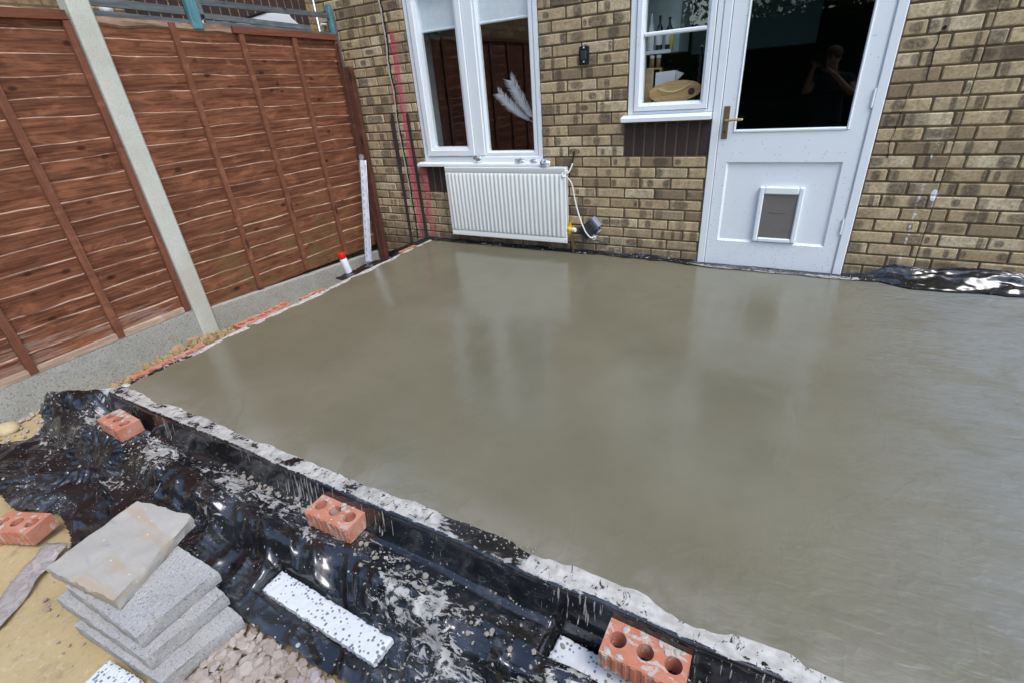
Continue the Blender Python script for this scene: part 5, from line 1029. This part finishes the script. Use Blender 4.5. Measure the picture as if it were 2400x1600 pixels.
# ================================================================== CAN AND WRAPPED METAL STRIP
e = thing('spray_can', 'white spray can with red cap leaning by the fence on the black sheet', 'spray can', (-2.60, -.80, -.105), (rad(9), rad(-4), 0))
obj('can_body', MB().lathe([(.028, 0), (.032, .003), (.032, .125), (.030, .133), (.022, .142)], (0, 0, 0), n=24), M['canwhite'], e, local=True, auto=35); obj('cap', MB().lathe([(.031, .1425), (.032, .145), (.032, .183), (.029, .191), (.012, .193)], (0, 0, 0), n=24), M['canred'], e, local=True, auto=35)
foot = Vector((-2.63, -.515, -.112)); topp = Vector((-2.84, -.10, .79)); 
e = thing('wrapped_metal_strip', 'galvanised metal strip in clear plastic wrap leaning in the corner by the fence', 'metal strip', foot); ax = (topp - foot); L = ax.length; u = ax.normalized(); side = Vector((.62, .72, 0)); side = (side - u * side.dot(u)).normalized(); nn = u.cross(side).normalized()
if nn.x < 0: nn = -nn
def P3(s, a, b): return u * s + side * a + nn * b
def bar(s0, s1, a0, a1, b0, b1): return [P3(s, a, b) for s in (s0, s1) for a in (a0, a1) for b in (b0, b1)]
BF = [(0, 1, 3, 2), (4, 6, 7, 5), (0, 4, 5, 1), (2, 3, 7, 6), (0, 2, 6, 4), (1, 5, 7, 3)]
mb = MB(); mb.add(bar(.01, L - .05, -.028, .028, 0, .003), BF); mb.add(bar(.01, L - .05, -.028, -.022, .003, .012), BF); mb.add(bar(.01, L - .05, .022, .028, .003, .012), BF); mb.add(bar(.01, L - .05, -.006, .006, .003, .009), BF); obj('metal_channel', mb, M['galv'], e, local=True)
mb = MB()
for i in range(14): s = .05 + i * (L - .12) / 14; mb.add(bar(s, s + .026, -.0165, -.0105, .0031, .0042), BF)
obj('slot', mb, M['dkgrey'], e, local=True)
mb = MB(); vs = []; N = 30; rr = random.Random(9)
for i in range(N + 1):
    s = i / N * L
    for k in range(10):
        a = 2 * math.pi * k / 10; ra = (.033 + .003 * math.sin(i * .8 + k)) * (1 if i < N - 2 else .8); vs.append(P3(s, ra * math.cos(a) + (-.012 if i > N - 6 else -.004), .006 + .020 * math.sin(a) * (1 + .3 * math.sin(i * 1.7 + k * 2)) + rr.uniform(-.002, .002)))
obj('plastic_wrap', mb.add(vs, [(10 * i + k, 10 * i + (k + 1) % 10, 10 * i + 10 + (k + 1) % 10, 10 * i + 10 + k) for i in range(N) for k in range(10)]), M['wrap'], e, True, local=True)

# ================================================================== BEHIND THE CAMERA (seen in the glass)
def foliage(name, n, fn, size, parent=None, seed=1):
    r = np.random.default_rng(seed); P = fn(r, n); q = r.normal(size=(n, 3)); q /= np.linalg.norm(q, axis=1)[:, None]; b = np.cross(q, r.normal(size=(n, 3))); b /= np.linalg.norm(b, axis=1)[:, None]
    sz = size * r.uniform(.6, 1.3, n)[:, None]; V = np.stack([P - q * sz, P + b * sz * .45, P + q * sz, P - b * sz * .45], 1).reshape(-1, 3); F = np.arange(4 * n).reshape(-1, 4)
    o = mesh_obj(name, V, F.tolist(), M['leaf'], parent, recalc=False); at = o.data.attributes.new('rnd', 'FLOAT', 'POINT'); at.data.foreach_set('value', np.repeat(r.uniform(0, 1, n), 4).astype(np.float32)); return o
def tree(x, y, h, cr, label, seed):
    e = thing('garden_tree', label, 'tree', (x, y, -.22), group='trees at the end of the garden'); rr = random.Random(seed); mb = MB()
    mb.tube([(x, y, -.22), (x + .05, y, h * .25), (x + .1, y + .05, h * .5), (x + .05, y, h * .8)], [.14, .11, .08, .03], 10)
    for i in range(8):
        a = rr.uniform(0, 6.3); z = h * rr.uniform(.3, .65); L = cr * rr.uniform(.5, .9); mb.tube([(x + .08, y, z), (x + math.cos(a) * L * .5, y + math.sin(a) * L * .5, z + L * .35), (x + math.cos(a) * L, y + math.sin(a) * L, z + L * .6)], [.05, .03, .01], 6)
    obj('trunk', mb, M['bark'], e, True)
    cl = [(rr.gauss(0, .45) * cr, rr.gauss(0, .45) * cr, h * rr.uniform(.38, .98)) for _ in range(26)]
    def fn(r, n): k = r.integers(0, len(cl), n); c = np.array(cl)[k]; return np.array([x, y, 0]) + c + r.normal(size=(n, 3)) * cr * .2
    foliage('crown', 9000, fn, .09, e, seed)
tree(-3.2, -11.5, 5.2, 2.0, 'leafy green tree at the end of the garden, mirrored in the window', 1); tree(2.9, -11.0, 5.5, 2.1, 'leafy green tree at the end of the garden, mirrored in the back door', 2); tree(-9.0, -13.0, 6.0, 2.3, 'tall leafy tree behind the neighbouring gardens', 3); tree(7.5, -10.0, 5.0, 2.0, 'leafy tree beyond the far garden fence', 4)
hd = thing('hedge', 'dark green hedge across the end of the garden', 'hedge', (0, -10.6, -.22)); hb = MB().box(-14, 12, -11.0, -10.3, -.21, 2.15); obj('hedge_core', hb, M['hedgecore'], hd)
def hfn(r, n): x = r.uniform(-14, 12, n); return np.stack([x, -10.65 + r.normal(size=n) * .38, -.2 + r.uniform(0, 1, n) ** .8 * (2.75 + .30 * np.sin(x * 1.7 + 1.2) + .2 * np.sin(x * 4.3))], 1)
foliage('hedge_leaves', 40000, hfn, .09, hd, 9)
nh = thing('neighbour_house', 'neighbouring house with a brown gabled roof beyond the hedge', 'house', (-17, -24, -.22)); obj('wall', MB().box(-22, -12, -30, -24, -.22, 2.6), M['render'], nh); obj('roof', MB().prism([(-30.3, 2.55), (-23.7, 2.55), (-27, 5.3)], -22.3, -11.7, 'x'), M['roof'], nh)
for x in (-20, -17, -14): obj('window', MB().box(x - .6, x + .6, -23.99, -23.97, 1.0, 2.1), M['counter'], nh)
# photographer, holding the phone up beside the head
def person():
    e = thing('person', 'person in dark T-shirt holding up a phone, mirrored in the back door glass', 'person', (.98, -4.08, -.215))
    J = {'pel': (1.0, -4.10, .70, .135, .105), 'bel': (1.0, -4.09, .84, .13, .10), 'che': (.99, -4.08, 1.00, .15, .105), 'nek': (.97, -4.06, 1.10, .06, .055), 'nk2': (.96, -4.045, 1.15, .052, .05), 'hd1': (.95, -4.02, 1.21, .066, .075), 'hd2': (.945, -4.02, 1.27, .074, .088), 'hd3': (.945, -4.025, 1.325, .060, .070),
         'rsh': (.82, -4.06, 1.04, .06, .06), 'rel': (.70, -3.93, .90, .042, .042), 'rwr': (.745, -3.83, 1.12, .028, .028), 'rha': (.76, -3.815, 1.20, .03, .018),
         'lsh': (1.17, -4.06, 1.04, .06, .06), 'lel': (1.22, -3.93, .86, .042, .042), 'lwr': (.98, -3.82, 1.10, .028, .028), 'lha': (.90, -3.805, 1.15, .03, .018),
         'rhi': (.91, -4.11, .64, .085, .09), 'rkn': (.88, -4.07, .26, .062, .065), 'ran': (.87, -4.12, -.13, .042, .045), 'rto': (.85, -3.96, -.178, .042, .032),
         'lhi': (1.09, -4.11, .64, .085, .09), 'lkn': (1.12, -4.07, .26, .062, .065), 'lan': (1.13, -4.12, -.13, .042, .045), 'lto': (1.15, -3.96, -.178, .042, .032)}
    E_ = [('pel', 'bel'), ('bel', 'che'), ('che', 'nek'), ('nek', 'nk2'), ('nk2', 'hd1'), ('hd1', 'hd2'), ('hd2', 'hd3'), ('che', 'rsh'), ('rsh', 'rel'), ('rel', 'rwr'), ('rwr', 'rha'), ('che', 'lsh'), ('lsh', 'lel'), ('lel', 'lwr'), ('lwr', 'lha'), ('pel', 'rhi'), ('rhi', 'rkn'), ('rkn', 'ran'), ('ran', 'rto'), ('pel', 'lhi'), ('lhi', 'lkn'), ('lkn', 'lan'), ('lan', 'lto')]
    for side, sx in (('r', 1), ('l', -1)):       # five fingers each, curled towards the phone
        h = J[side + 'ha']
        for k in range(5):
            ox = (k - 2) * .014 * sx; ln = (.030, .034, .036, .032, .024)[k]
            if k == 4: a = (h[0] + .032 * sx, h[1] + .004, h[2] - .015, .009, .009); b = (a[0] + .022 * sx, a[1] + .012, a[2] + .018, .0085, .0085); c = (b[0] + .004 * sx, b[1] + .016, b[2] + .016, .007, .007)
            else: a = (h[0] + ox, h[1], h[2] + .035, .009, .009); b = (a[0], a[1] + .008, a[2] + ln, .0085, .0085); c = (b[0], b[1] + .018, b[2] + ln * .55, .0075, .0075)
            for nm, q in zip('abc', (a, b, c)): J[f'{side}f{k}{nm}'] = q
            E_ += [(side + 'ha', f'{side}f{k}a'), (f'{side}f{k}a', f'{side}f{k}b'), (f'{side}f{k}b', f'{side}f{k}c')]
    names = list(J); me = bpy.data.meshes.new('body'); me.from_pydata([J[n][:3] for n in names], [(names.index(a), names.index(b)) for a, b in E_], []); o = bpy.data.objects.new('body_rig', me); COL.objects.link(o)
    sk = o.modifiers.new('skin', 'SKIN'); sk.use_smooth_shade = True; o.modifiers.new('sub', 'SUBSURF').levels = 2
    for i, n in enumerate(names): sv = me.skin_vertices[0].data[i]; sv.radius = J[n][3:5]; sv.use_root = (n == 'pel')
    dg = bpy.context.evaluated_depsgraph_get(); ev = o.evaluated_get(dg).to_mesh(); V = [v.co.copy() for v in ev.vertices]; F = [tuple(p.vertices) for p in ev.polygons]; bpy.data.objects.remove(o)
    def mi(c):
        if c.z > 1.105 and c.y < -3.9: return 0
        if c.y > -3.97 and c.z > .8: return 0
        if c.z > .66: return 1
        return 2
    idx = [mi(sum((V[i] for i in f), Vector()) / len(f)) for f in F]
    b = mesh_obj('body', V, F, [M['skin'], M['shirt'], M['jeans']], e, True, idx)
    hv = MB(); N = 18; cx, cy, cz = .945, -4.03, 1.27                # hair cap, ears, nose, eyes, mouth
    prof = [(.086, -.01), (.092, .03), (.090, .07), (.070, .105), (.036, .122), (.004, .128)]; hv.lathe(prof, (cx, cy - .012, cz), n=N); obj('hair', hv, M['hair'], b, True)
    fc = MB(); fc.lathe([(.004, .026), (.010, .018), (.014, 0), (.010, -.006)], (cx, cy + .075, cz - .02), (0, .6, -1), 8); fc.lathe([(.006, -.012), (.012, 0), (.006, .012)], (cx - .077, cy, cz - .012), (1, 0, 0), 8); fc.lathe([(.006, -.012), (.012, 0), (.006, .012)], (cx + .077, cy, cz - .012), (1, 0, 0), 8); obj('nose_and_ears', fc, M['skin'], b, True)
    ey = MB()
    for sx in (-.03, .03): ey.lathe([(.003, .006), (.008, .003), (.010, 0)], (cx + sx, cy + .080, cz + .003), (0, 1, 0), 8)
    obj('eyes', ey, M['black'], b); obj('mouth', MB().cbox(cx - .022, cx + .022, cy + .078, cy + .084, cz - .062, cz - .054, .002), M['bottle_red'], b)
person()
ph = thing('smartphone', 'black smartphone held up by the person mirrored in the door glass', 'phone', CPOS); ph.rotation_euler = cam.matrix_world.to_euler()
obj('phone_body', MB().cbox(-.075, .075, -.065, .012, .030, .038, .003), M['black'], ph, local=True)

# cement crumbs dropped along the ledge and on the sheet
rr = random.Random(77); pts = []; sz = []
def drop(n, x0, x1, y0, y1, z, s0, s1):
    for _ in range(n):
        x = rr.gauss((x0 + x1) / 2, (x1 - x0) / 4); y = min(-2.905, rr.gauss((y0 + y1) / 2, (y1 - y0) / 4)); d = -2.885 - y
        zz = float(np.interp(d, [0, .03, .052, .078, .12, .155, .185, .21, .235, .258, .4], [-.11, -.118, -.124, -.104, -.096, -.096, -.105, -.128, -.16, -.18, -.186])); pts.append((x, y, zz + z)); sz.append(rr.uniform(s0, s1) * rr.choice((.3, .4, .55, .9)))
drop(110, -1.25, -.62, -2.945, -2.90, .002, .012, .032); drop(50, -.40, -.10, -3.06, -2.93, .002, .008, .026); drop(60, -.15, .45, -3.10, -2.98, .0, .008, .024); drop(30, .0, .45, -2.93, -2.90, .004, .008, .022); drop(70, -.05, .30, -3.30, -3.18, .0, .008, .03); drop(40, -1.9, -1.5, -3.08, -2.96, .0, .006, .02)
stones('cement_crumbs', pts, sz, 'crumb', 'grey cement crumbs scattered over the black sheet beside the slab', flat=.4)
pts = [(rr.uniform(-.02, .28), -2.80 - abs(rr.gauss(0, .03)), .002) for _ in range(70)]; stones('cement_grit', pts, [rr.uniform(.003, .009) for _ in pts], 'crumb', 'grey cement grit on the broken edge of the slab', flat=.6)
